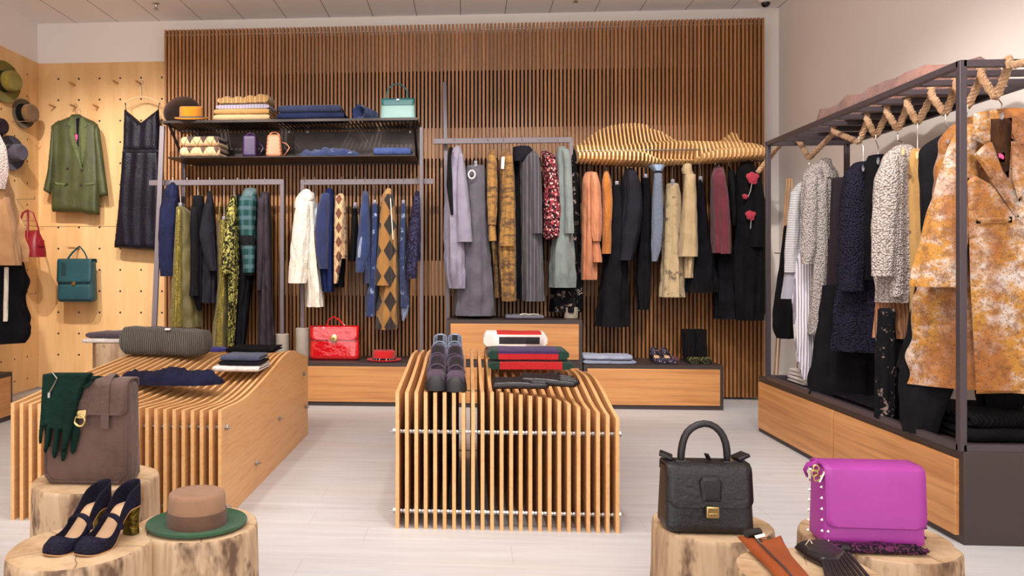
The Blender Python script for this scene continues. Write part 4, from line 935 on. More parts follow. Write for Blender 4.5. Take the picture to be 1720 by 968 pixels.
# olive blazer, frontal
YW = 6.66
olive = cloth('olive_satin_blazer', '40451C', None, '343815', rough=.5, sheen=.05, bst=.1)
oliveL = cloth('olive_lapel', '55602C', None, '47511F', rough=.45)
t = thing('blazer', 'olive green double breasted blazer on left plywood wall', 'blazer', atY(127, 200, YW))
mb = MB(); panel(mb, [(118, 196), (122, 192), (134, 192), (140, 196), (158, 204), (165, 210), (168, 300), (167, 361), (150, 361), (135, 357), (100, 357), (88, 356), (88, 300), (87, 212), (95, 205)], YW, .05, .05, .014, .0025, 3); part('body', mb, olive, t, auto=80)
mb = MB(); panel(mb, [(92, 206), (87, 214), (84, 250), (80, 290), (73, 320), (85, 327), (90, 300), (93, 260), (95, 230)], YW - .02, .035, .03, .012, .0015, 4); part('sleeve', mb, olive, t, auto=80)
mb = MB(); panel(mb, [(162, 207), (167, 216), (172, 250), (177, 290), (182, 328), (168, 331), (163, 300), (160, 250), (158, 225)], YW - .02, .035, .03, .012, .0015, 5); part('sleeve', mb, olive, t, auto=80)
for poly in ([(120, 194), (124, 200), (125, 225), (138, 284), (136, 286), (118, 236), (116, 222), (118, 214), (112, 211)], [(136, 194), (134, 220), (136, 250), (138, 284), (144, 250), (146, 222), (143, 216), (149, 210)]):
    mb = MB(); panel(mb, poly, YW - .052, .010, .008, .01); part('lapel', mb, oliveL, t)
mb = MB(); panel(mb, [(122, 198), (134, 198), (133, 225), (134, 255), (128, 240), (123, 222)], YW - .046, .004, .01, .01); part('lining', mb, black, t)
for px, py in ((113, 283), (137, 286), (112, 309), (136, 311)):
    c = atY(px, py, YW - .056); part('button', MB().lathe([(.004, .004), (.010, .003), (.011, 0), (.009, -.003)], c, 14, Matrix.Rotation(PI / 2, 3, 'X')), darkplastic, t)
for poly in ([(92, 306), (110, 308), (110, 313), (91, 310)], [(142, 308), (158, 306), (160, 310), (142, 313)]):
    mb = MB(); panel(mb, poly, YW - .052, .006, .004, .008); part('pocket_flap', mb, oliveL, t)
mb = MB(); panel(mb, [(125, 225), (131, 225), (129, 242)], YW - .058, .002, .004, .008); part('price_tag', mb, M('pink_tag', 'D84A86', .6), t)
n0 = atY(127, 197, YW - .01)
hanger(atY(127, 177, YW + .02), n0, 'wire hanger holding the olive blazer', 'top', Vector((1, 0, 0)), half=.15, drop=.06)
# black slip dress, frontal
satin = cloth('black_satin_dress', '16131C', None, '1C1824', rough=.4, bs=80, bst=.1)
t = thing('slip_dress', 'black satin slip dress with V neck on plywood wall', 'dress', atY(238, 230, YW))
mb = MB(); panel(mb, [(209, 183), (237, 206), (267, 183), (269, 215), (268, 256), (207, 256), (208, 215)], YW, .045, .05, .013, .006, 8); part('bodice', mb, satin, t, auto=80)
mb = MB(); panel(mb, [(206, 252), (269, 252), (272, 300), (272, 360), (266, 421), (240, 420), (215, 418), (192, 416), (198, 360), (203, 300)], YW - .005, .05, .05, .014, .008, 9); part('skirt', mb, satin, t, auto=80)
mb = MB(); panel(mb, [(206, 250), (269, 250), (269, 258), (206, 258)], YW - .03, .02, .01, .01, 0, 1); part('waist_seam', mb, satin, t)
for (a, b) in (((210, 172), (212, 186)), ((268, 172), (265, 186))):
    p = atY(a[0], a[1], YW - .01); q = atY(b[0], b[1], YW - .03); part('shoulder_strap', MB().tube([p + Vector((0, .02, -.02)), p, q], .003, 6), satin, t)
hanger(atY(238, 138, YW + .02), atY(238, 160, YW - .01), 'pale wood hanger holding the black slip dress', 'top', Vector((1, 0, 0)), half=.165, drop=.055, mat=palewood)
# hats
def hat(name, label, loc, rot, R, cr, ch, brim_m, crown_m, band_m, oval=1.18, curl=.012, group=None, dent=True, bandh=.03):
    t = thing(name, label, 'hat', loc, group, rot=rot)
    mb = MB(); prof = [(cr * .95, .002), (cr * 1.25, .0), (R * .9, .001), (R * .985, curl * .5), (R, curl), (R * .99, curl + .004), (R * .9, .006), (cr * 1.25, .005), (cr * .95, .006)]
    mb.lathe(prof, n=48, ey=oval); part('brim', mb, brim_m, t, local=True, auto=60)
    mb = MB(); prof = [(cr, .004), (cr * .985, ch * .4), (cr * .96, ch * .85), (cr * .93, ch * .95), (cr * .86, ch), (cr * .6, ch * (.97 if dent else 1.01)), (.002, ch * (.95 if dent else 1.02))]
    mb.lathe(prof, n=48, ey=oval); part('crown', mb, crown_m, t, local=True, auto=60)
    mb = MB(); mb.lathe([(cr * 1.0, .006), (cr * 1.025, .006), (cr * 1.02, .006 + bandh), (cr * .995, .006 + bandh)], n=48, ey=oval); part('band', mb, band_m, t, local=True)
    return t
felt = lambda n, a, b=None: cloth('felt_' + n, a, None, b or a, bs=350, bst=.25, rough=.95)
rW = (0, PI / 2, 0)
hx = XL + .035
def onleft(px, py, rr=0, tilt=0): c = atX(px, py, hx); return (c.x, c.y, c.z), Matrix.Rotation(tilt, 4, 'Z').to_3x3() @ Matrix.Rotation(PI / 2, 3, 'Y')
def wallhat(label, px, py, Rpx, cr, ch, a, b, c, band=.03, tilt=-.15):
    loc, m = onleft(px, py, tilt=tilt); R = Rpx * loc[1] / FPX
    return hat('hat', label, loc, m.to_euler(), R, cr * R, ch, a, b, c, oval=1.12, group='hats on the left plywood wall', bandh=band)
wallhat('olive green felt hat with dark band, topmost on left wall', 5, 137, 36, .5, .12, felt('olive', '7A6A18', '6A5C14'), felt('olive2', '85741E', '75651A'), felt('olive_band', '2E2A14'), .05)
wallhat('small brown boater hat beside the wall corner', 38, 191, 25, .66, .105, felt('taupe', '6E5A3E', '604E36'), felt('brown', '7E5A34', '6E4E2E'), felt('black', '14110F'), .055)
wallhat('grey purple hat with cord band, lowest of wall hats', 17, 257, 30, .5, .12, felt('violet', '46404E', '3C3644'), felt('violet2', '4C4654', '403A48'), cloth('silver_cord', 'A8A2A8'), .012)
wallhat('dark hat cut off by left edge of the view', -14, 213, 24, .6, .11, felt('plumdark', '2E2226'), felt('plumdark'if False else 'plumdark2', '2A1E24'), felt('black'if False else 'black3', '14110F'), .04)
# metal prongs on left wall
for i, (x, y, lab) in enumerate([(28, 335, 'thin wire prong on left wall below the purple hat'), (20, 166 + 38, 'thin metal prong on left wall beside dark hat'), (30, 494, 'thin metal prong on left wall below the red bag'), (33, 371, 'thin wire prong carrying the red handbag')]):
    a = atX(x, y, XL + .02); q = a + Vector((.16, 0, 0)) if i != 3 else a + Vector((.14, 0, 0)); solo('wall_prong', MB().tube([a, q, q + Vector((0, 0, .02))], .0035, 6), wire, lab, 'hook', a, 'metal prongs on the left wall')
# ---- handbags
def rbox(w_, d, h, tw=1., td=1., e=7, n=40, r=.015, bulge=.0, sq=None):
    """rounded bag body, base centred on the origin"""
    rings = []; zs = [0, .2, .5, .8, 1.]
    for i in range(15):
        u = i / 14; z = h * u
        k = tw + (1 - tw) * (1 - u); kd = td + (1 - td) * (1 - u); e0 = 1.
        dz = min(z, h - z)
        if dz < r: e0 = 1 - (r / min(w_, d) * 2) * (1 - math.sqrt(max(0, 1 - (1 - dz / r) ** 2)))
        ww = w_ / 2 - (w_ / 2) * (1 - k); dd = d / 2 * kd * (1 + bulge * math.sin(PI * u))
        sh = (1 - e0) * min(w_, d) / 2
        rings.append(superring(Vector((0, 0, z)), Vector((1, 0, 0)), Vector((0, 1, 0)), ww - sh, dd - sh, n, e))
    return rings
def flap_mesh(w_, d_top, z_top, drop, y_front, t_=.005, rc=.03, n=12, tw=1., back=.03, lift=.004, slope=0.):
    """sheet over the top, down the front, rounded lower corners"""
    path = [(d_top / 2, z_top - back), (d_top / 2 - .002, z_top - .004), (d_top / 2 - .015, z_top + lift), (0, z_top + lift), (-d_top / 2 + .015, z_top + lift), (-d_top / 2 - .002, z_top - .006)]
    m = 10
    path += [(-(d_top / 2 + .004) - (y_front - d_top / 2) * k / m - slope, z_top - .006 - (drop - .006) * k / m) for k in range(1, m + 1)]
    rows = []; L = [0]
    for i in range(1, len(path)): L.append(L[-1] + math.dist(path[i], path[i - 1]))
    for i, (y, z) in enumerate(path):
        q = L[-1] - L[i]; inset = 0 if q > rc else rc - math.sqrt(max(0, rc * rc - (rc - q) ** 2))
        hw = w_ / 2 - inset; rows.append([Vector((-hw + 2 * hw * k / n, y, z)) for k in range(n + 1)])
    # resample near the end for round corners
    rings = []
    for i in range(len(rows) - 1):
        st_ = 1 if L[-1] - L[i] > rc * 1.4 else 5
        for k in range(st_):
            a = k / st_; y = path[i][0] * (1 - a) + path[i + 1][0] * a; z = path[i][1] * (1 - a) + path[i + 1][1] * a; q = L[-1] - (L[i] * (1 - a) + L[i + 1] * a)
            inset = 0 if q > rc else rc - math.sqrt(max(0, rc * rc - (rc - q) ** 2)); hw = w_ / 2 - inset
            rings.append([Vector((-hw + 2 * hw * k2 / n, y, z)) for k2 in range(n + 1)])
    rings.append(rows[-1])
    mb = MB(); N = n + 1; vs = [v for r in rings for v in r]
    mb.add(vs, [(i * N + k, i * N + k + 1, (i + 1) * N + k + 1, (i + 1) * N + k) for i in range(len(rings) - 1) for k in range(n)]); return mb
def arch(x0, x1, z0, hgt, y=0., n=20, lean_=0.):
    return [Vector(((x0 + x1) / 2 - math.cos(PI * k / n) * (x1 - x0) / 2, y + lean_ * math.sin(PI * k / n), z0 + hgt * abs(math.sin(PI * k / n)) ** .8)) for k in range(n + 1)]
leather = lambda n, a, b=None, r=.5, bs=160, bst=.25, coat=0: M('leather_' + n, a, r, bs=bs, bst=bst, bd=.003, c2=b, coat=coat)
# teal backpack on the wall
Yb = 6.62; c = atY(130, 507, Yb); w_ = S(63, c); h = S(71, c)
teal = leather('teal', '1A4C54', '163F46', .55)
t = thing('backpack', 'teal leather backpack hanging on plywood wall below olive blazer', 'bag', (c.x, Yb, c.z)); mb = MB(); mb.loft(rbox(w_, .12, h, .93, .8, 6)); part('body', mb, teal, t, local=True, auto=60)
part('flap', flap_mesh(w_ * .93, .098, h, h * .55, .06, rc=.01), teal, t, local=True, solid=.006)
part('front_pocket', MB().loft([[v + Vector((0, -.035, .012)) for v in r] for r in rbox(w_ * .9, .06, h * .38, .98, .9, 6)]), teal, t, local=True, auto=60)
hp = arch(-w_ * .26, w_ * .26, h, S(22, c)); hp = [Vector((p.x, 0, h + (p.z - h))) for p in hp]
top_ = Vector((.02, 0, h + S(22, c))); hp = [Vector((-w_ * .27, 0, h)).lerp(top_, k / 6) + Vector((-.012 * math.sin(PI * k / 6), 0, 0)) for k in range(7)] + [top_.lerp(Vector((w_ * .27, 0, h)), k / 6) + Vector((.012 * math.sin(PI * k / 6), 0, 0)) for k in range(1, 7)]
part('handle', MB().tube(hp, .009, 8, .7), teal, t, local=True)
part('lock', MB().lathe([(.002, .012), (.018, .01), (.022, 0)], (0, -.062, h * .43), 20, Matrix.Rotation(PI / 2, 3, 'X')), gold, t, local=True)
part('hang_tag', MB().box((-w_ * .33, -.068, h * .62), (-w_ * .22, -.063, h * .92)), leather('tealdark', '12363A'), t, local=True, bevel=.002)
a = atY(133, 417, YB - .02); solo('wall_peg', MB().tube([a, a + Vector((0, -.2, .0))], .009, 10), pegm, 'wooden peg carrying the teal backpack', 'peg', a, 'wooden wall pegs', auto=60)
# red bowling bag on the left wall
red = leather('crimson', '8E1420', '7A101C', .45)
c = atX(47, 432, XL + .16); w_ = S(62, c) ; h = S(38, c)
t = thing('handbag', 'crimson handbag with tall handles on left plywood wall', 'bag', c, rz=-.35)
rings = []
for i in range(13):
    u = i / 12; rings.append(superring(Vector((0, 0, h * 1.15 * u)), Vector((1, 0, 0)), Vector((0, 1, 0)), w_ / 2 * (1 - .28 * u ** 2), .085 * (1 - .75 * u ** 2.5) , 40, 4))
part('body', MB().loft(rings), red, t, local=True, auto=60)
for y in (-.05, .05):
    part('handle', MB().tube([Vector((-.075, y * 1.2, h * .72)), Vector((-.062, y, h * 1.3)), Vector((-.03, y * .5, h * 1.95)), Vector((0, 0, h * 2.08)), Vector((.03, y * .5, h * 1.95)), Vector((.062, y, h * 1.3)), Vector((.075, y * 1.2, h * .72))], .009, 8, .6), red, t, local=True)
part('zip', MB().tube([Vector((-w_ * .34, 0, h * 1.16)), Vector((w_ * .34, 0, h * 1.16))], .006, 6), gold, t, local=True)
for s in (-1, 1): part('side_tab', MB().box((s * w_ * .42 - .01, -.03, h * .45), (s * w_ * .42 + .02 * s + .01, .03, h * .75)), red, t, local=True, bevel=.005)
# garments at left edge
GE = 'garments at the left edge of the view'
tan = cloth('tan_wool', 'B88A5E', None, 'A87A50')
c = (-3.2, 5.0)
t = G('coat', 'tan coat with pale fur collar, cut by left edge', 'coat', K1, [(225, -60, -10), (300, -70, 4), (400, -70, 26), (440, -70, 30)], tan, Y=5.3, b=.1, b0=.08,
  extra=[('sleeve', [(292, -20, 4), (340, -18, 14), (400, -14, 25), (446, -5, 31)], -.1, .05, tan), ('fur_collar', [(222, -40, -6), (250, -40, 6), (285, -30, 10), (318, -20, 6)], -.14, .05, cloth('pale_fur', 'D8C4BC', 'boucle', 'A89088', s=120))], hook=-35, railpx=190, short='wire hanger holding the tan coat at left edge', half=.15)
G('dress', 'black dress with cream edge behind tan coat', 'dress', K1, [(440, -60, 26), (470, -60, 36), (500, -60, 28), (560, -60, 40), (578, -60, 30)], black, Y=5.4, b=.08, kind='clip', extra=[('cream_trim', [(450, 8, 14), (540, 6, 12)], -.1, .012, cream)])
solo('clothes_rail', MB().box((-4 + .13, 5.28, 1.1 + 260 * 5.3 / 1300 - .0), (-3.38, 5.31, 1.1 + 260 * 5.3 / 1300 + .03)).box((-3.87, 5.28, 0), (-3.84, 5.31, 1.1 + 260 * 5.3 / 1300)), steel, 'steel wall rail at far left mostly outside the view', 'clothes rail', (-3.8, 5.3, 0), smooth=False)
# ================================================================== WALL SHELF CONTENTS
ys = 6.33
def onshelf(px, Y=ys, Z=ZS1): p = atY(px, 300, Y); return Vector((p.x, Y, Z + .001))
orange = felt('orange', 'D98A12', 'C87C0E')
hat('hat', 'bright orange felt hat with grey band on top shelf', onshelf(322, 6.27) + Vector((0, 0, .028)), (.22, 0, .1), .135, .095, .105, orange, orange, felt('greyband', '5A5450'), bandh=.022)
hb = felt('darkbrown', '4A3228', '3E2A22')
hat('hat', 'dark brown felt hat leaning over the orange hat', onshelf(311, 6.4) + Vector((-.03, .02, .115)), (-.35, -.62, 0), .15, .085, .09, hb, hb, felt('black2', '1A1412'), curl=.02)
camelk = cloth('camel_knit_fold', 'C29B66', 'knit', 'A98250', s=160, axis='v')
SH = 'folded clothes on the wall shelf'
p = onshelf(414); W = S(94, p)
folded('folded_sweater', 'pale camel folded sweater at bottom of beige stack', 'sweater', p, W, .28, .05, 2, cloth('camel_a', 'D0AE80', bst=.5), seed=11, group=SH)
folded('folded_sweater', 'golden camel folded sweater, second from bottom of beige stack', 'sweater', p + Vector((0, 0, .05)), W * .98, .28, .045, 2, cloth('camel_b', 'C09356', bst=.5), seed=12, group=SH)
folded('folded_sweater', 'lilac grey folded sweater inside the beige stack', 'sweater', p + Vector((0, 0, .095)), W * .94, .27, .045, 1, cloth('lilac_fold', 'A8A0B0', 'stripe', '8A8296', s=40, d=.3, axis='v'), seed=13, group=SH, amp=.008)
mb = MB()
q = p + Vector((0, 0, .14))
mb = folded_mesh(W * .9, .26, .055, 1, .006, 14, nx=60)
mb.v = [(v[0], v[1] - .0, v[2] * (1 + .35 * abs(math.sin(v[0] * 34)) + .9 * max(0, v[0]) / W)) for v in mb.v]
solo('folded_sweater', mb, camelk, 'chunky camel cable sweater on top of beige stack', 'sweater', q, SH, local=True, auto=60)
navyf = cloth('navy_fold', '242C4C', None, '1C2340', bs=250)
p = onshelf(527, 6.3); W = S(112, p)
folded('folded_jeans', 'dark navy folded jeans, lower pair on top shelf', 'jeans', p, W, .26, .055, 2, navyf, seed=15, group=SH)
folded('folded_jeans', 'dark navy folded jeans, upper pair on top shelf', 'jeans', p + Vector((-.01, 0, .056)), W * .93, .25, .06, 2, cloth('navy_fold2', '2A3458', None, '1F2846'), seed=16, group=SH)
p = onshelf(610, 6.32)
mb = MB(); rings = []
f = wav(17)
for k in range(14):
    u = k / 13; x = .17 * u - .05
    rings.append([Vector((x, math.cos(a) * (.075 - .02 * u) * (1 + .15 * f(a, x, 0)), .068 - .01 * u + math.sin(a) * (.068 - .02 * u) * (1 + .1 * f(x, a, 2)))) for a in [2 * PI * j / 28 for j in range(28)]])
rings = [[Vector((.03, v.y * .55, .068 + (v.z - .068) * .55)) for v in rings[0]], [Vector((-.045, v.y * .8, .068 + (v.z - .068) * .8)) for v in rings[0]]] + rings
mb.loft(rings); mb.v = [(v[0], v[1], max(.001, v[2])) for v in mb.v]
solo('rolled_jeans', mb, denimd, 'rolled distressed blue jeans between navy jeans and teal handbag', 'jeans', p, SH, local=True, rz=.9, auto=70)
# teal handbag
p = onshelf(669, 6.3); W = S(60, p); H_ = S(36, p); tl = leather('seafoam', '8FB8B4', '86B0AC', .4, bst=.1); tl2 = leather('tealflap', '2E6F72', '2A686C', .4, bst=.1)
t = thing('handbag', 'sea green handbag with thin handle on top shelf', 'bag', p)
part('body', MB().loft(rbox(W, .12, H_, .9, .5, 8)), tl, t, local=True, auto=60)
part('flap', flap_mesh(W * .92, .064, H_, H_ * .32, .04, rc=.02), tl2, t, local=True, solid=.006)
part('handle', MB().tube(arch(-W * .34, W * .27, H_, S(26, p)), .0055, 8), tl2, t, local=True)
part('lock', MB().box((-.012, -.052, H_ - .02), (.012, -.042, H_ - .005)), bolt, t, local=True, bevel=.002)
# lower shelf
p = onshelf(345, 6.33, ZS0); W = S(66, p)
argf = cloth('argyle_fold', 'D8B488', 'argyle', '5A4034', s=9, d=.38, c3='A88058')
folded('folded_sweater', 'argyle folded sweater, lower of two on lower shelf', 'sweater', p, W, .27, .085, 2, argf, seed=21, amp=.007, group=SH)
folded('folded_sweater', 'argyle folded sweater with dark edge, upper of two on lower shelf', 'sweater', p + Vector((0, 0, .087)), W * .95, .26, .085, 2, cloth('argyle_fold2', 'D2AE80', 'argyle', '4A342C', s=9, d=.4, c3='2A201C'), seed=22, amp=.009, group=SH)
def boxbag(label, px, wpx, hpx, m, studc, Y=6.3, tw=1.):
    p = onshelf(px, Y, ZS0); W, H_ = S(wpx, p), S(hpx, p)
    t = thing('handbag', label, 'bag', p, rz=.15); part('body', MB().loft(rbox(W, .17, H_, tw, tw, 8)), m, t, local=True, auto=60)
    for s in (-1, 1):
        for k in range(6):
            z = H_ * (.08 + .16 * k); xx = s * W * .42 * (tw + (1 - tw) * (1 - z / H_))
            part('stud', MB().lathe([(.0005, .006), (.0055, 0)], (xx, -.086 * (tw + (1 - tw) * (1 - z / H_)), z), 4, Matrix.Rotation(PI / 2, 3, 'X')), studc, t, local=True)
    part('handle', MB().tube(arch(-W * .3, W * .3, H_ * .96, H_ * .18), .006, 8), m, t, local=True)
    part('strap', MB().tube([Vector((W * .5, 0, H_ * .7)), Vector((W * .75, -.03, H_ * .62)), Vector((W * .95, -.04, H_ * .45)), Vector((W * .8, -.05, H_ * .25)), Vector((W * .6, -.02, H_ * .1))], .005, 8, .5), m, t, local=True)
    return t
boxbag('small purple studded bag end on, on lower shelf', 421, 23, 37, leather('violet', '3A1E4E', '321A44', .4), bolt)
boxbag('small peach leather bag with top handle on lower shelf', 461, 27, 38, leather('peach', 'C8835E', 'B87450', .5), leather('peachd', 'A86644'), tw=.8)
def crumple(name, label, cat, p, w_, d, h, m, seed, amp=.5, group=None, rz=0, n=44):
    f, g = wav(seed), wav(seed + 50); mb = MB(); nn = n; vs = []; N = nn + 1
    for j in range(N):
        for i in range(N):
            u, v = i / nn * 2 - 1, j / nn * 2 - 1; ru, rv = u * math.sqrt(1 - v * v / 2), v * math.sqrt(1 - u * u / 2); r = min(1, math.hypot(ru, rv))
            e = 1 + .12 * f(u * .3, v * .3, .1); x, y = ru * w_ / 2 * e, rv * d / 2 * e
            z = h * math.sqrt(max(0, 1 - r ** 4)) * (.55 + amp * (.5 + .5 * f(x * 3 + .2, y * 2.4, .3)) + .25 * amp * g(x * 7, y * 5, 0)); vs.append(Vector((x, y, max(.0015, z))))
    fs = [(j * N + i, j * N + i + 1, (j + 1) * N + i + 1, (j + 1) * N + i) for j in range(nn) for i in range(nn)]
    o = len(vs); vs2 = [Vector((v.x, v.y, 0)) for v in vs]; mb.add(vs, fs)
    bi = [i for i in range(N)] + [j * N + nn for j in range(1, N)] + [nn * N + i for i in range(nn - 1, -1, -1)] + [j * N for j in range(nn - 1, 0, -1)]
    mb.add([vs2[i] for i in bi], [tuple(range(len(bi)))[::-1]]); base = o
    mb.f += [(bi[k], bi[(k + 1) % len(bi)], base + (k + 1) % len(bi), base + k) for k in range(len(bi))]; mb.mi += [0] * len(bi)
    return solo(name, mb, m, label, cat, p, group, local=True, rz=rz, auto=80)
p = onshelf(553, 6.3, ZS0); crumple('crumpled_jeans', 'crumpled light blue jeans in middle of lower shelf', 'jeans', p, S(112, p), .26, .075, denimd, 31, .6)
p = onshelf(661, 6.3, ZS0); folded('folded_jeans', 'neat mid blue folded jeans at right of lower shelf', 'jeans', p, S(62, p), .25, .06, 2, cloth('mid_denim', '4A60A0', None, '3C5290'), seed=33, group=SH)
# ================================================================== CABINET TOPS
def oncab(px, Y=6.28, Z=CZ): p = atY(px, 300, Y); return Vector((p.x, Y, Z + .001))
def cabp(px, py, Z=CZ): p = atZ(px, py, Z); return Vector((p.x, p.y, Z + .001))
redp = M('red_patent_leather', 'C4101A', .12, coat=1., bs=9, bst=.5, bd=.03)
p = oncab(563, 6.3); W = S(84, p); H_ = S(56, p)
t = thing('briefcase', 'glossy red patent briefcase with round gold lock on low cabinet', 'bag', p)
part('body', MB().loft(rbox(W, .13, H_, .95, .6, 6, r=.02)), redp, t, local=True, auto=60)
part('flap', flap_mesh(W * .97, .078, H_, H_ * .40, .052, rc=.04), redp, t, local=True, solid=.006)
c2 = Vector((0, -.062, H_ * .66))
part('lock', MB().lathe([(.002, .012), (.02, .012), (.03, .006), (.032, 0)], c2, 28, Matrix.Rotation(PI / 2, 3, 'X')), M('pale_gold', 'E2C98A', .3, .8), t, local=True)
part('lock_turner', MB().box(c2 + Vector((-.004, -.02, -.010)), c2 + Vector((.004, -.01, .010)), ), gold, t, local=True, bevel=.002)
part('handle', MB().tube([Vector((-.07, 0, H_)), Vector((-.055, 0, H_ + .05)), Vector((-.01, -.01, H_ + .078)), Vector((.04, -.02, H_ + .05)), Vector((.085, -.03, H_ + .004))], .007, 8), redp, t, local=True)
fr = felt('red', 'C21218', 'B00E14')
hat('hat', 'red felt hat with black rope band on low cabinet', oncab(645, 6.25), (0, 0, PI / 2), .125, .082, .085, fr, fr, cloth('rope_band', '1A1416', 'stripe', 'A8A0A0', s=90, d=.25, axis='v'), bandh=.02, oval=1.12)
# folded grey bag with white strap on the upper box
p = oncab(880, 6.3, .692); folded('folded_trousers', 'flat grey folded trousers with white cord on upper box', 'trousers', p, S(62, p), .22, .03, 2, cloth('slate_fold', '6A6672'), seed=41)
solo('cord', MB().tube([p + Vector((-.04, -.1, .034)), p + Vector((0, -.09, .04)), p + Vector((.03, -.1, .034)), p + Vector((.07, -.08, .038)), p + Vector((.11, -.09, .034))], .005, 6), cream, 'white cord lying across flat grey trousers', 'cord', p)
p = oncab(1020, 6.24)
folded('folded_jeans', 'pale blue folded jeans on the right low cabinet, lower piece', 'jeans', p, S(86, p), .24, .03, 1, cloth('pale_denim', 'A9B0C8', None, '959DB8', bst=.6), seed=42, amp=.006, group='folded jeans on the right cabinet')
folded('folded_jeans', 'pale blue folded jeans on the right low cabinet, upper piece', 'jeans', p + Vector((-.01, .01, .032)), S(80, p), .22, .035, 2, cloth('pale_denim2', 'B4BAD0', None, '9CA4BE', bst=.6), seed=43, amp=.009, rz=-.05, group='folded jeans on the right cabinet')
# ---- shoes
def shoe(t, Ls, up, sole, insole, heel, heel_h=.08, blk=None, strap=None, open_=.6, toe_h=.042, rim_h=.05, wb=.036, wh=.027, sole_t=.004, toeround=1., platform=0., strap_m=None, heel_w=.9):
    n = 34; fwd = lambda s: -Ls * s
    def bot(s):
        a = heel_h; q = min(1, max(0, (s - .22) / .46)); q = q * q * (3 - 2 * q); return platform + a * (1 - q) + (.006 * ((s - .85) / .15) ** 2 if s > .85 else 0)
    def wd(s):
        w_ = float(np.interp(s, [0, .05, .15, .4, .55, .7, .85, .94, .98, 1], [.35 * wh, .8 * wh, wh, wh * .96, wb * .9, wb, wb * .9, wb * .68 * toeround, wb * .42 * toeround, .001])); return w_
    def hh(s): return float(np.interp(s, [0, .15, .35, .5, open_ + .03, .82, .94, 1], [rim_h * 1.3, rim_h * 1.1, rim_h * .75, rim_h * .6, toe_h * .8, toe_h, toe_h * .7, .002]))
    def rim(s): return float(np.interp(s, [0, open_ - .28, open_ - .1, open_ - .03, open_], [.62, .5, .5, .75, PI / 2])) if s < open_ else PI / 2
    K = 9; rings = []
    for i in range(n + 1):
        s = i / n; w_, b, h = wd(s), bot(s), hh(s); r = []
        ra = rim(s)
        for side in (-1, 1):
            seq_ = [ra * k / K for k in range(K + 1)]
            if side == 1: seq_ = seq_[::-1]
            for th in seq_:
                x = side * w_ * (math.cos(th) ** .55 if math.cos(th) > 0 else 0); z = b + h * (math.sin(th) / (math.sin(ra) if s < open_ else 1)) ** .9; r.append(Vector((x, fwd(s), z)))
        rings.append(r)
    mb = MB(); N = len(rings[0]); vs = [v for r in rings for v in r]; fs = []
    for i in range(n):
        for k in range(N - 1):
            if k == K and (i + 1) / n < open_: continue
            fs.append((i * N + k, i * N + k + 1, (i + 1) * N + k + 1, (i + 1) * N + k))
    fs.append(tuple(range(K + 1)) ) if False else None
    mb.add(vs, fs)
    # close the heel counter
    r0 = rings[0]; c0 = [Vector((0, v.y + .004, v.z)) for v in r0[:K + 1]]
    o = len(mb.v); mb.add(c0, [(k - o, k + 1 - o, k + 1, k) for k in range(K)] + [(N - 1 - k - o, N - 2 - k - o, k + 1, k) for k in range(K)])
    part('upper', mb, up, t, local=True, solid=.003, auto=80)
    so = [[Vector((x * wd(i / n) * 1.04, fwd(i / n) * 1.005 + .001, bot(i / n) - dz)) for x, dz in ((-1, 0), (1, 0), (1, sole_t + platform * 0), (-1, sole_t))] for i in range(n + 1)]
    if platform: so = [[r[0], r[1], Vector((r[2].x * 1.02, r[2].y, max(0, r[2].z - platform))), Vector((r[3].x * 1.02, r[3].y, max(0, r[3].z - platform)))] for r in so]
    part('sole', MB().loft(so), sole, t, local=True, auto=50)
    ins = [[Vector((x * wd(s) * .93, fwd(s), bot(s) + dz)) for x, dz in ((-1, .002), (1, .002), (1, .006), (-1, .006))] for s in [.02 + (open_ + .1 - .02) * k / 16 for k in range(17)]]
    part('insole', MB().loft(ins), insole, t, local=True)
    if heel and heel_h > .03:
        rr = []
        for k in range(7):
            u = k / 6; z = (bot(.1) - sole_t) * (1 - u); q = heel_w * (1 - .18 * math.sin(PI * u * .8))
            rr.append(superring(Vector((0, -Ls * .11, z)), Vector((1, 0, 0)), Vector((0, 1, 0)), wh * q, Ls * .095 * q, 20, 3))
        part('heel', MB().loft(rr), heel, t, local=True)
    if strap:
        s = strap; w_, b, h = wd(s), bot(s), hh(s); pts = [Vector((w_ * 1.06 * math.cos(a), fwd(s) + .004, b + h * .7 + (h * .45 + .012) * math.sin(a))) for a in [PI * k / 12 for k in range(13)]]
        mb = MB(); rs = []
        for pnt in pts: rs.append([pnt + Vector((0, y, z)) for y, z in ((-.009, -.002), (.009, -.002), (.009, .004), (-.009, .004))])
        mb.loft(rs); part('strap', mb, strap_m or up, t, local=True)
        part('buckle', MB().box(pts[0] + Vector((-.002, -.01, -.012)), pts[0] + Vector((.005, .01, .004))), strap_m or up, t, local=True, bevel=.002)
navyshoe = cloth('navy_glitter_suede', '12101C', 'glitter', '26243C', s=500, rough=.7)
tanin = leather('tan_lining', 'DDB48E', 'D2A880', .5, bst=.05)
goldh = M('gold_foil_heel', '8A7426', .35, .7, bs=60, bst=1., bd=.01, c2='3A3010', ns=60)
bx, by, bz_, bR = BASES['shoes']
for px, py, lab, rz in ((95, 930, 'navy glitter strapped heel shoe at left on front stump', -.30), (148, 930, 'navy glitter strapped heel shoe at right on front stump', -.30)):
    c = atZ(px, py, bz_); t = thing('heeled_shoe', lab, 'shoe', c, 'navy heeled shoes', rz=rz)
    shoe(t, .235, navyshoe, leather('sole_tan', 'B88A5E'), tanin, goldh, .085, strap=.5, open_=.76, toe_h=.042, rim_h=.055, wb=.043, wh=.031)
    v = Matrix.Rotation(rz, 3, 'Z') @ Vector((0, -.2, 0)); t.location = Vector((c.x, c.y, bz_ + .004)) - Vector((v.x, v.y, 0)) * 1.0
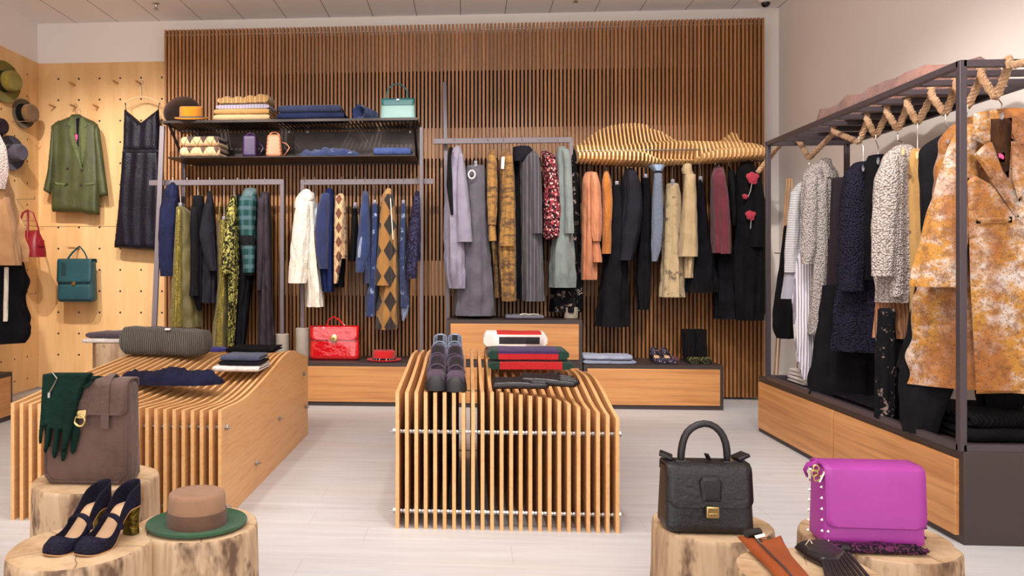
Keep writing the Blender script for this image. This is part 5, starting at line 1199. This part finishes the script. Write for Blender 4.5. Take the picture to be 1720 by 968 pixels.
# mary janes and boots on the right cabinet
dksole = M('dark_rubber', '1E1A1C', .6)
for i, (px, lab) in enumerate(((1095, 'dark patterned flat shoe, left one of pair on right cabinet'), (1112, 'dark patterned flat shoe, right one of pair on right cabinet'))):
    p = oncab(px, 6.38); t = thing('flat_shoe', lab, 'shoe', p, 'flat shoes on the right cabinet', rz=.18)
    shoe(t, .22, cloth('dark_brocade', '2A2430', 'floral', '5A4E5E', s=40, c3='8A7E88'), dksole, tanin, dksole, .045, strap=.35, open_=.62, toe_h=.045, rim_h=.05, wb=.042, wh=.03)
for i, (px, lab) in enumerate(((1151, 'black fur ankle boot, left one of pair'), (1170, 'black fur ankle boot, right one of pair'))):
    p = oncab(px, 6.4); t = thing('ankle_boot', lab, 'boot', p, 'black fur ankle boots', rz=.15)
    shoe(t, .22, cloth('metal_scale', '2A2A1C', 'blotch', '8A8A4A', s=25, d=.55), dksole, dksole, dksole, .05, open_=.5, toe_h=.05, rim_h=.05, wb=.045, wh=.036)
    rr = [superring(Vector((0, -.055 + .03 * (1 - u) * -1 * .6, .045 + u * .215)), Vector((1, 0, 0)), Vector((0, 1, 0)), .046 + .004 * u, .06 - .006 * u, 28, 2.2, lambda a: 1 + .04 * math.sin(9 * a + u * 6)) for u in [k / 10 for k in range(11)]]
    part('shaft', MB().loft(rr), cloth('black_fur', '0E0C0E', 'knit', '1E1A1E', s=500, axis='v', rough=1), t, local=True)
p = oncab(1131, 6.42); crumple('scarf', 'small burgundy crumpled scarf between flat shoes and boots', 'scarf', p, .1, .12, .045, burg, 44)
# ================================================================== BACK STUMP
c = BASES['back']; 
folded('folded_sweater', 'cream folded sweater, bottom of pile on far stump', 'sweater', (c[0], c[1], c[2] + .001), S(86, c), .3, .035, 2, whitek, seed=51, group='folded knits on the far stump')
folded('folded_sweater', 'plum grey folded sweater on top of far stump pile', 'sweater', (c[0] + .01, c[1], c[2] + .037), S(80, c), .28, .04, 2, cloth('plum_fold', '4E3E4A', bst=.5), rz=-.15, seed=52, amp=.007, group='folded knits on the far stump')
# ================================================================== ON THE LEFT TABLE
def rest(H, x, y, w_, d): return max(H(x + w_ * i / 4, y + d * j / 8) for i in (-2, 0, 2) for j in range(-4, 5)) + .001
def ontab(H, px, Y, w_, d): x = atY(px, 600, Y).x; return Vector((x, Y, rest(H, x, Y, w_, d)))
knitm = cloth('grey_rib_knit', '6E6456', 'knit', '3E3830', s=520, axis='y', bst=1., rough=1)
p = ontab(HL, 281, 4.42, .5, .3)
mb = folded_mesh(.5, .33, .16, 1, .014, 61, nx=40)
mb.v = [(v[0], v[1], v[2] * (1 - .1 * v[0] / .25)) for v in mb.v]
t = thing('knitted_jumper', 'thick grey brown ribbed knit jumper folded on left fin table', 'sweater', p)
part('body', mb, knitm, t, local=True, auto=70)
part('label_tag', MB().box((.02, -.09, .150), (.05, -.07, .162)), whitek, t, local=True, bevel=.002)
navys = cloth('navy_silk', '15162E', None, '1E2040', rough=.5, bst=.6)
p = ontab(HL, 288, 3.74, .42, .18)
crumple('scarf', 'navy crumpled silk scarf lying along front of left fin table', 'scarf', p, .52, .2, .085, navys, 68, .4, rz=-.06, n=60)
p = ontab(HL, 407, 4.1, .24, .2)
GRP = 'folded shirts on the left fin table'
folded('folded_shirt', 'cream folded shirt at bottom of small pile on left table', 'shirt', p, .25, .24, .03, 2, whitek, seed=63, group=GRP, amp=.003)
folded('folded_shirt', 'black folded shirt with dot buttons in middle of pile', 'shirt', p + Vector((.01, 0, .031)), .225, .22, .022, 1, cloth('black_dots', '14141C', 'spots', 'D8D4D0', s=26, d=.18), seed=64, group=GRP, amp=.003)
folded('folded_shirt', 'slate blue folded shirt on top of small pile on left table', 'shirt', p + Vector((.012, .01, .054)), .21, .2, .028, 2, cloth('slate_blue', '3E4560', None, '343A52'), seed=65, group=GRP, amp=.003)
p = ontab(HL, 362, 4.85, .12, .12); crumple('folded_scarf', 'small violet blue folded scarf behind grey knit jumper', 'scarf', p, .16, .14, .035, cloth('violet_blue', '2A2670'), 66, .3)
p = ontab(HL, 428, 4.86, .3, .2); folded('folded_shirt', 'flat black folded shirt at back of left fin table', 'shirt', p, .3, .24, .03, 2, black2, seed=67, amp=.005)
# ================================================================== ON THE CENTRE TABLE
purp = cloth('aubergine_suede', '463048', None, '3A283C', rough=.8, bs=250)
silv = leather('silver', '8E98AC', '7A8498', .3)
rub = M('black_rubber', '141215', .55)
def sneaker(px, Y, up, lab, toe, z=None, grp='sneakers on the centre table'):
    x = atY(px, 600, Y).x; zz = rest(HC, x, Y + .12, .08, .24) if z is None else z
    t = thing('sneaker', lab, 'shoe', (x, Y + .27, zz), grp)
    shoe(t, .27, up, rub, rub, None, .012, open_=.46, toe_h=.062, rim_h=.07, wb=.044, wh=.036, sole_t=.02, platform=.022, toeround=1.3)
    # rubber toe and zip fastening
    rr = []
    for k in range(8):
        u = k / 7; rr.append(superring(Vector((0, -.224, .002 + .062 * u)), Vector((1, 0, 0)), Vector((0, 1, 0)), .049 * (1 - .3 * u ** 2.6), .058 * (1 - .4 * u ** 2.2), 28, 2.4))
    part('toe_cap', MB().loft(rr), toe, t, local=True)
    part('tongue', MB().loft([[Vector((x_, -.13 + .075 * u - .0, .088 + .028 * u + dz)) for x_, dz in ((-.014, 0), (.014, 0), (.014, .006), (-.014, .006))] for u in (0, .5, 1)]), rub, t, local=True)
    part('strap', MB().loft([[Vector((.044 * math.cos(a), -.155 + y, .05 + .048 * math.sin(a) + dz)) for y, dz in ((-.012, 0), (.012, 0), (.012, .004), (-.012, .004))] for a in [PI * k / 10 for k in range(11)]]), up, t, local=True)
    return t
sneaker(737, 3.80, silv, 'silver sneaker, left one at back of centre table', silv); sneaker(763, 3.80, silv, 'silver sneaker, right one at back of centre table', silv)
sneaker(733, 3.53, purp, 'aubergine sneaker, left one of middle pair', purp); sneaker(763, 3.53, purp, 'aubergine sneaker, right one of middle pair', purp)
sneaker(732, 3.26, purp, 'aubergine sneaker with black rubber toe, left front', rub); sneaker(765, 3.26, purp, 'aubergine sneaker with black rubber toe, right front', rub)
def block(name, stops_x, stops_z=None, thr=.05, bs=220):
    t = NT('cloth_' + name); x, y, z = t.xyz(); ax = t.math('ABSOLUTE', x)
    c = t.mix(t.math('GREATER_THAN', ax, stops_x[0]), stops_x[1], stops_x[2])
    if stops_z: c = t.mix(t.math('MULTIPLY', t.math('GREATER_THAN', z, thr), t.math('LESS_THAN', ax, stops_x[0])), c, stops_z)
    t.base(c); wv = t.math('SINE', t.math('MULTIPLY', x, 700)); t.bump(wv, .4, .004); return t.p(.9, sheen=.1)
GK = 'folded knitwear on the centre table'
p = ontab(HC, 889, 3.82, .38, .22)
folded('folded_sweater', 'red folded sweater with dark green sleeves, bottom of pile', 'sweater', p, .40, .25, .045, 1, block('red_green', (.148, 'B8141C', '0F3428')), seed=71, group=GK, amp=.004)
folded('folded_sweater', 'purple red and green colour block folded sweater', 'sweater', p + Vector((-.012, 0, .046)), .385, .25, .055, 1, block('purple_red_green', (.142, 'B8141C', '0F3428'), '3A1E54', .034), seed=72, group=GK, amp=.005)
p2 = ontab(HC, 866, 4.12, .3, .2)
folded('folded_sweater', 'brown folded sweater beneath the white red sweater', 'sweater', p2, .32, .24, .035, 1, cloth('rust_knit', '8A4A22'), seed=73, group=GK, amp=.004)
def wrb():
    t = NT('cloth_white_red_black'); x, y, z = t.xyz(); ax = t.math('ABSOLUTE', t.math('SUBTRACT', x, .02))
    f = t.math('MULTIPLY', t.math('LESS_THAN', ax, .105), t.math('MULTIPLY', t.math('GREATER_THAN', z, .025), t.math('LESS_THAN', z, .062)))
    r = t.math('MULTIPLY', t.math('LESS_THAN', ax, .115), t.math('GREATER_THAN', z, .074))
    c = t.mix(f, 'E4DAD2', '2A2428'); c = t.mix(r, c, 'B8221C'); t.base(c); t.bump(t.noise(200), .4, .004); return t.p(.9)
folded('folded_sweater', 'white folded sweater with red top and black band', 'sweater', p2 + Vector((-.005, 0, .036)), .33, .24, .088, 1, wrb(), seed=74, group=GK, amp=.006)
def glove_poly(fl=(5.2, 7, 7.6, 6.4), spread=.1):
    P = [(-4.4, 0), (4.4, 0), (3.8, 4), (3.7, 8), (4.6, 10), (6.4, 13), (6.6, 15.6), (5.6, 16.2), (4.7, 13.6), (4.2, 15.5), (4.25, 16.5)]
    xs = [3.2, 1.1, -1.05, -3.15]
    for i, (x, l) in enumerate(zip(xs, fl)):
        s = spread * x; P += [(x + 1.0, 16.6), (x + .95 + s, 16.4 + l * .8), (x + .5 + s, 16.4 + l), (x - .5 + s, 16.4 + l), (x - .95 + s, 16.4 + l * .8), (x - 1.0, 16.6)]
        if i < 3: P.append(((xs[i] + xs[i + 1]) / 2, 15.8))
    P += [(-4.2, 15), (-3.9, 8)]
    return [(x / 100, y / 100) for x, y in P]
bleather = leather('black_glove', '1E181C', '141014', .3, bs=60, bst=.5)
p = ontab(HC, 905, 3.37, .34, .1)
for i, (dx, dz, rz, lab) in enumerate(((-.20, .0, -PI / 2 + .10, 'black studded leather glove, left and lower of pair'), (-.075, .016, -PI / 2 - .22, 'black studded leather glove, right and upper of pair'))):
    a = PI / 2 + rz
    t = thing('glove', lab, 'glove', p + Vector((dx, .0 + (.03 if i else -.005), dz)), 'black studded gloves on centre table', rz=-(PI / 2) + (-.06 if i == 0 else .02) + 0)
    mb = MB(); puff(mb, [(u * 1.0, v * 1.05) for u, v in glove_poly(spread=.02)], lambda u, v, tt: Vector((-u, v, .012 + tt)), .019, .018, .007, .001, i, .7); part('leather', mb, bleather, t, local=True, auto=80)
    t.rotation_euler = (Matrix.Rotation(.30, 3, 'X') @ Matrix.Rotation(-PI / 2 + (.02 if i == 0 else -.12), 3, 'Z')).to_euler(); t.location.z += .018
    for k in range(4): part('stud', MB().lathe([(.0005, .004), (.004, .002), (.005, 0)], (.022 * (1 if i == 0 else -1) - .0, .02 + .022 * k, .027), 10), bolt, t, local=True)
# ================================================================== ON THE STUMPS
# brown suede backpack
bx, by, bz_, bR = BASES['bag']
suede = cloth('brown_suede', '604840', None, '513D35', rough=.95, sheen=.15, bs=40, bst=.25)
lf = atY(70, 800, 2.66); rt = atY(217, 800, 2.66); W = rt.x - lf.x; Hh = .368; D = .11
t = thing('backpack', 'brown suede backpack with brass lock standing on log stump', 'bag', ((lf.x + rt.x) / 2, 2.66 + D / 2, bz_ + .001)); p = t.location
part('body', MB().loft(rbox(W, D, Hh, .97, .82, 8, r=.012)), suede, t, local=True, auto=60)
def ushape(w_, z0, h, inset, y, thick):  # seam piping round the front panel
    return [Vector((-w_ / 2 + inset, y, z0 + h)), Vector((-w_ / 2 + inset, y, z0 + .03)), Vector((-w_ / 2 + inset + .03, y, z0)), Vector((w_ / 2 - inset - .03, y, z0)), Vector((w_ / 2 - inset, y, z0 + .03)), Vector((w_ / 2 - inset, y, z0 + h))]
part('piping', MB().tube(ushape(W, .012, .2, .012, -D / 2 - .0, .003), .0025, 6), suede, t, local=True)
part('flap', flap_mesh(W * .95, D * .84, Hh, .118, .056, rc=.02, slope=.002), suede, t, local=True, solid=.005)
tabc = Vector((-.012, -D / 2 - .004, Hh - .11))
mb = MB(); puff(mb, [(-.032, .052), (.03, .052), (.034, .04), (.028, .02), (.026, -.012), (-.03, -.012), (-.03, .02), (-.036, .04)], lambda u, v, tt: tabc + Vector((u, -tt, v)), .006, .008, .006); part('closure_tab', mb, suede, t, local=True)
part('lock_plate', MB().box(tabc + Vector((-.022, -.012, -.02)), tabc + Vector((.022, -.005, .012))), gold, t, local=True, bevel=.004, label='antique brass lock plate')
part('lock_loop', MB().tube([tabc + Vector((math.cos(a) * .019, -.012, -.026 + math.sin(a) * .019)) for a in [2 * PI * k / 24 for k in range(24)]], .0045, 8, closed=True), gold, t, local=True)
sx = W * .24
mb = MB(); pts = [(-.0, Hh + .002, .03), (0, Hh + .022, .0), (0, Hh + .012, -.03), (0, Hh - .01, -.056), (0, Hh - .06, -.061), (0, Hh - .165, -.063)]
rr = [[Vector((sx + dx, y + dy, z)) for dx, dy in ((-.014, 0), (.014, 0), (.014, -.006), (-.014, -.006))] for _, z, y in pts]
mb.loft(rr); part('carry_strap', mb, suede, t, local=True, bevel=.001)
# green gloves draped over its left side
greens = cloth('bottle_green_suede', '0B221B', None, '102B23', rough=.9, bs=60)
gp = [(72, 629), (90, 626), (156, 626), (148, 636), (138, 655), (131, 678), (126, 700), (121, 722), (117, 738), (112, 755), (107, 759), (104, 753), (106, 722), (101, 722), (98, 756), (94, 770), (89, 770), (88, 756), (92, 722), (87, 720), (81, 754), (77, 762), (73, 758), (76, 735), (79, 715), (74, 716), (70, 745), (66, 746), (65, 735), (68, 700), (70, 665)]
t = thing('glove', 'bottle green suede glove draped over brown backpack, front one', 'glove', atY(105, 630, 2.63), 'green gloves on the backpack')
mb = MB(); panel(mb, gp, 2.638, .011, .009, .005, .0015, 5, .9); part('leather', mb, greens, t, auto=80)
zp = [atY(88, 626, 2.625), atY(96, 636, 2.62), atY(90, 648, 2.62), atY(83, 660, 2.62)]
part('zip', MB().tube(zp, .0025, 6), bolt, t)
part('zip_pull', MB().box(zp[-1] + Vector((-.005, -.004, -.018)), zp[-1] + Vector((.004, 0, .0))), bolt, t, bevel=.001)
gp2 = [(x - 5 + (y - 626) * .03, y + 4) for x, y in gp if x < 118]
t = thing('glove', 'bottle green suede glove peeking out behind its pair', 'glove', atY(100, 636, 2.648), 'green gloves on the backpack')
mb = MB(); panel(mb, [(x + 14, y + 5) if y > 700 else (x + 2, y + 2) for x, y in gp], 2.652, .007, .012, .006, .001, 6, .5); part('leather', mb, greens, t, auto=80)
mb = MB(); a, b = atY(74, 630, 2.64), atY(152, 628, 2.64)
mb.loft([[Vector((x, y, z)) for x in (a.x, b.x)] + [Vector((x, y, z - .008)) for x in (b.x, a.x)] for y, z in ((2.63, bz_ + Hh - .01), (2.655, bz_ + Hh + .012), (2.70, bz_ + Hh + .016), (2.745, bz_ + Hh + .008))]); part('cuff', mb, greens, t, bevel=.002)
# hat on its stump
bx, by, bz_, bR = BASES['hat']
hat('hat', 'brown felt hat with green brim on log stump', (atY(331, 880, 2.4).x, 2.4, bz_ + .002), (0, 0, PI / 2 + .1), .142, .083, .108, felt('green', '2E5A3A', '284E32'), felt('cocoa', '9A7458', '8C684E'), felt('cocoa_band', '6E4E3C', '5E4232'), oval=1.1, bandh=.045)
# black handbag
bx, by, bz_, bR = BASES['black']
blk = leather('black_grain', '1A1719', '131012', .42, bs=70, bst=.9)
blk2 = leather('black_smooth', '151214', None, .4)
lf = atY(1120, 870, 2.5); rt = atY(1271, 870, 2.5); W = rt.x - lf.x; Hh = .212; D = .15
t = thing('handbag', 'black grained leather handbag with arched handle on stump', 'bag', ((lf.x + rt.x) / 2, 2.5 + D / 2, bz_ + .001))
part('body', MB().loft(rbox(W, D, Hh, .96, .62, 8, r=.015)), blk, t, local=True, auto=60)
part('flap', flap_mesh(W * .95, D * .64, Hh, .128, .066, rc=.03), blk, t, local=True, solid=.006)
tc = Vector((0, -.072, Hh - .075))
mb = MB(); puff(mb, [(-.034, .03), (-.024, .046), (.024, .046), (.034, .03), (.03, -.03), (-.026, -.03)], lambda u, v, tt: tc + Vector((u, -tt - v * -.06, v)), .005, .008, .007); part('closure_tab', mb, blk2, t, local=True)
lc = Vector((0, -.084, Hh - .135))
part('lock', MB().box(lc + Vector((-.02, -.008, -.018)), lc + Vector((.02, .008, .018))), gold, t, local=True, bevel=.004, label='gold push lock')
part('lock_slot', MB().box(lc + Vector((-.013, -.011, -.010)), lc + Vector((.013, -.007, -.002))), gold, t, local=True, bevel=.001)
part('handle', MB().tube([Vector((-.078 + .0, -.01, Hh)), Vector((-.077, -.01, Hh + .04)), Vector((-.068, -.008, Hh + .085)), Vector((-.045, -.005, Hh + .115)), Vector((-.0, 0, Hh + .132)), Vector((.035, -.005, Hh + .12)), Vector((.06, -.008, Hh + .09)), Vector((.07, -.01, Hh + .045)), Vector((.069, -.01, Hh))], .0125, 12), blk2, t, local=True, sub=1)
for s in (-1, 1):
    x = s * .075
    part('ring', MB().tube([Vector((x + math.cos(a) * .016, -.012, Hh + .004 + math.sin(a) * .009)) for a in [2 * PI * k / 14 for k in range(14)]], .003, 6, closed=True), gold, t, local=True)
    part('handle_mount', MB().box((x - .024, -.03, Hh + .003), (x + .024, .005, Hh + .012)), blk2, t, local=True, bevel=.003)
    part('side_strap', MB().beam((s * W * .36, .01, Hh + .012), (s * W * .50, .02, Hh + .026), .05, .012), blk2, t, local=True, bevel=.003)
part('hang_tag', MB().beam((.012, -.01, Hh + .012), (.0, -.02, Hh + .034), .016, .006), blk2, t, local=True, bevel=.002)
# purple studded bag
bx, by, bz_, bR = BASES['purple']
prp = leather('orchid', 'A83A9C', 'A03494', .45, bs=200, bst=.06)
lf = atY(1387, 900, 2.38); rt = atY(1559, 900, 2.38); W = rt.x - lf.x; Hh = .238; D = .13
t = thing('shoulder_bag', 'purple leather bag with gold side studs on log stump', 'bag', ((lf.x + rt.x) / 2, 2.38 + D / 2, bz_ + .001), rz=-.03)
part('body', MB().loft(rbox(W, D, Hh, .98, .8, 9, r=.012)), prp, t, local=True, auto=60)
part('flap', flap_mesh(W * .97, D * .82, Hh, .175, .062, rc=.025), prp, t, local=True, solid=.006)
pst = M('pale_gold_stud', 'E8D8C0', .25, 1)
for y0_, y1_ in ((-D / 2 + .012, -D * .4 + .012), (D / 2 - .012, D * .4 - .012)):
    for k in range(7):
        u = k / 6; part('stud', MB().lathe([(.0005, .006), (.0055, 0)], (-W / 2 * (1 - .02 * u) + .0, y0_ + (y1_ - y0_) * u, .015 + (Hh - .045) * u), 4, Matrix.Rotation(-PI / 2, 3, 'Y')), pst, t, local=True)
for k in range(7):
    u = k / 6; part('stud', MB().lathe([(.0005, .006), (.0055, 0)], (-W / 2 + .012, -D / 2 * (1 - .2 * u) - .001, .02 + (Hh - .06) * u), 4, Matrix.Rotation(PI / 2, 3, 'X')), pst, t, local=True)
part('strap', MB().tube([Vector((-W / 2 + .01, 0, Hh + .004)), Vector((-W / 2 - .015, .02, Hh - .01)), Vector((-W / 2 - .02, .03, Hh - .03)), Vector((-W / 2 - .006, .05, Hh - .05))], .009, 8, .5), prp, t, local=True)
for dx, z in ((-.012, Hh - .008), (-.016, Hh - .022), (-.010, Hh - .036)):
    part('chain_link', MB().tube([Vector((-W / 2 + dx + math.cos(a) * .009, -.035, z + math.sin(a) * .010)) for a in [2 * PI * k / 12 for k in range(12)]], .0028, 6, closed=True), gold, t, local=True)
part('clasp', MB().tube([Vector((-W / 2 + .008, -.05, Hh - .012)), Vector((-W / 2 - .008, -.05, Hh - .045))], .005, 8), pst, t, local=True)
for s in (1,):
    part('side_clasp', MB().tube([Vector((W / 2 + .004, -.02, Hh - .01)), Vector((W / 2 + .008, -.02, Hh - .05))], .004, 8), pst, t, local=True)
mb = MB(); puff(mb, [(-.012, -.03), (.012, -.022), (.006, -.008), (.016, 0), (.006, .008), (.012, .022), (-.012, .03)], lambda u, v, tt: Vector((W / 2 + .01 + u, -.02 - tt, .075 + v)), .004, .006, .006); part('strap_end', mb, leather('orchid_dark', '6E1E5E'), t, local=True)
# sequin gloves in front of it
seq_ = cloth('plum_sequin', '160C16', 'glitter', '5E2A4E', s=170, rough=.3)
for i, (px, py, lab) in enumerate(((1478, 929, 'black sequined glove lying lower, in front of purple bag'), (1480, 918, 'black sequined glove stacked upper, in front of purple bag'))):
    c = atZ(px, py, bz_); t = thing('glove', lab, 'glove', (c.x - .145, c.y, bz_ + .014 + .014 * i), 'sequined gloves by the purple bag', rz=-PI / 2 + (.04 if i else -.03))
    mb = MB(); puff(mb, [(u * .62, v * 1.18) for u, v in glove_poly(spread=0, fl=(6, 7, 7.4, 6.6))], lambda u, v, tt: Vector((-u, v, tt)), .014, .016, .007, .0015, 7 + i, .8); part('fabric', mb, seq_, t, local=True, auto=80)
    part('cuff', MB().lathe([(.001, 0), (.018, .004), (.02, .04), (.016, .06)], (0, .0, .004), 20, Matrix.Rotation(-PI / 2, 3, 'X'), 1.3, .6), blk2, t, local=True)
# gloves on the low stump
bx, by, bz_, bR = BASES['gloves']
brn = leather('chestnut', '9A4A1C', '8A4018', .45, bs=90, bst=.15)
zz = bz_ + .012
def flatp(pts, T, er, m, par, nm, z=zz, amp=.001, seed=1, step=.006):
    P = [atZ(x, y, z) for x, y in pts]; mb = MB(); puff(mb, [(q.x, q.y) for q in P], lambda u, v, tt: Vector((u, v, z + tt)), T, er, step, amp, seed, .8); return part(nm, mb, m, par, auto=80)
t = thing('glove', 'chestnut leather glove with silver zip on low stump', 'glove', atZ(1290, 925, zz), 'gloves on the low stump')
flatp([(1238, 902), (1252, 905), (1285, 911), (1300, 907), (1313, 902), (1318, 914), (1332, 938), (1350, 958), (1372, 985), (1380, 1010), (1366, 1014), (1352, 1000), (1340, 1022), (1326, 1012), (1312, 985), (1290, 955), (1262, 928)], .010, .014, brn, t, 'leather')
zp = [atZ(x, y, zz + .012) + Vector((0, 0, .001)) for x, y in ((1264, 898), (1274, 912), (1300, 938), (1318, 955), (1335, 975))]
part('zip', MB().tube(zp, .003, 6), bolt, t)
part('zip_pull', MB().tube([atZ(1268, 904, zz + .014), atZ(1284, 900, zz + .02)], .006, 8), pst, t)
t = thing('glove', 'second chestnut glove folded with dark rolled cuff, behind zip', 'glove', atZ(1262, 894, zz + .02), 'gloves on the low stump')
part('cuff_roll', MB().tube([atZ(1253, 897, zz + .02), atZ(1276, 894, zz + .02)], .011, 12), blk2, t)
part('lining', MB().tube([atZ(1262, 899, zz + .012), atZ(1280, 914, zz + .006)], .006, 8), blk2, t)
t = thing('glove', 'black leather glove with fringed strips on low stump', 'glove', atZ(1385, 935, zz), 'gloves on the low stump')
flatp([(1334, 920), (1344, 915), (1386, 910), (1402, 920), (1424, 934), (1410, 948), (1380, 948), (1352, 934)], .014, .016, bleather, t, 'leather', seed=2)
for k in range(9):
    x0_, y0_ = 1382 + 5.2 * k, 946 - 1.6 * k; x1_, y1_ = 1396 + 9.5 * k, 1000 - 2.2 * k
    part('fringe_strip', MB().beam(atZ(x0_, y0_, zz) + Vector((0, 0, .008)), atZ(x1_, y1_, zz) + Vector((0, 0, -.004)), .0085, .004), bleather, t, bevel=.001)
part('tag', MB().tube([atZ(1352, 918, zz + .01), atZ(1360, 906, zz + .03), atZ(1364, 913, zz + .02)], .0018, 5), pst, t)
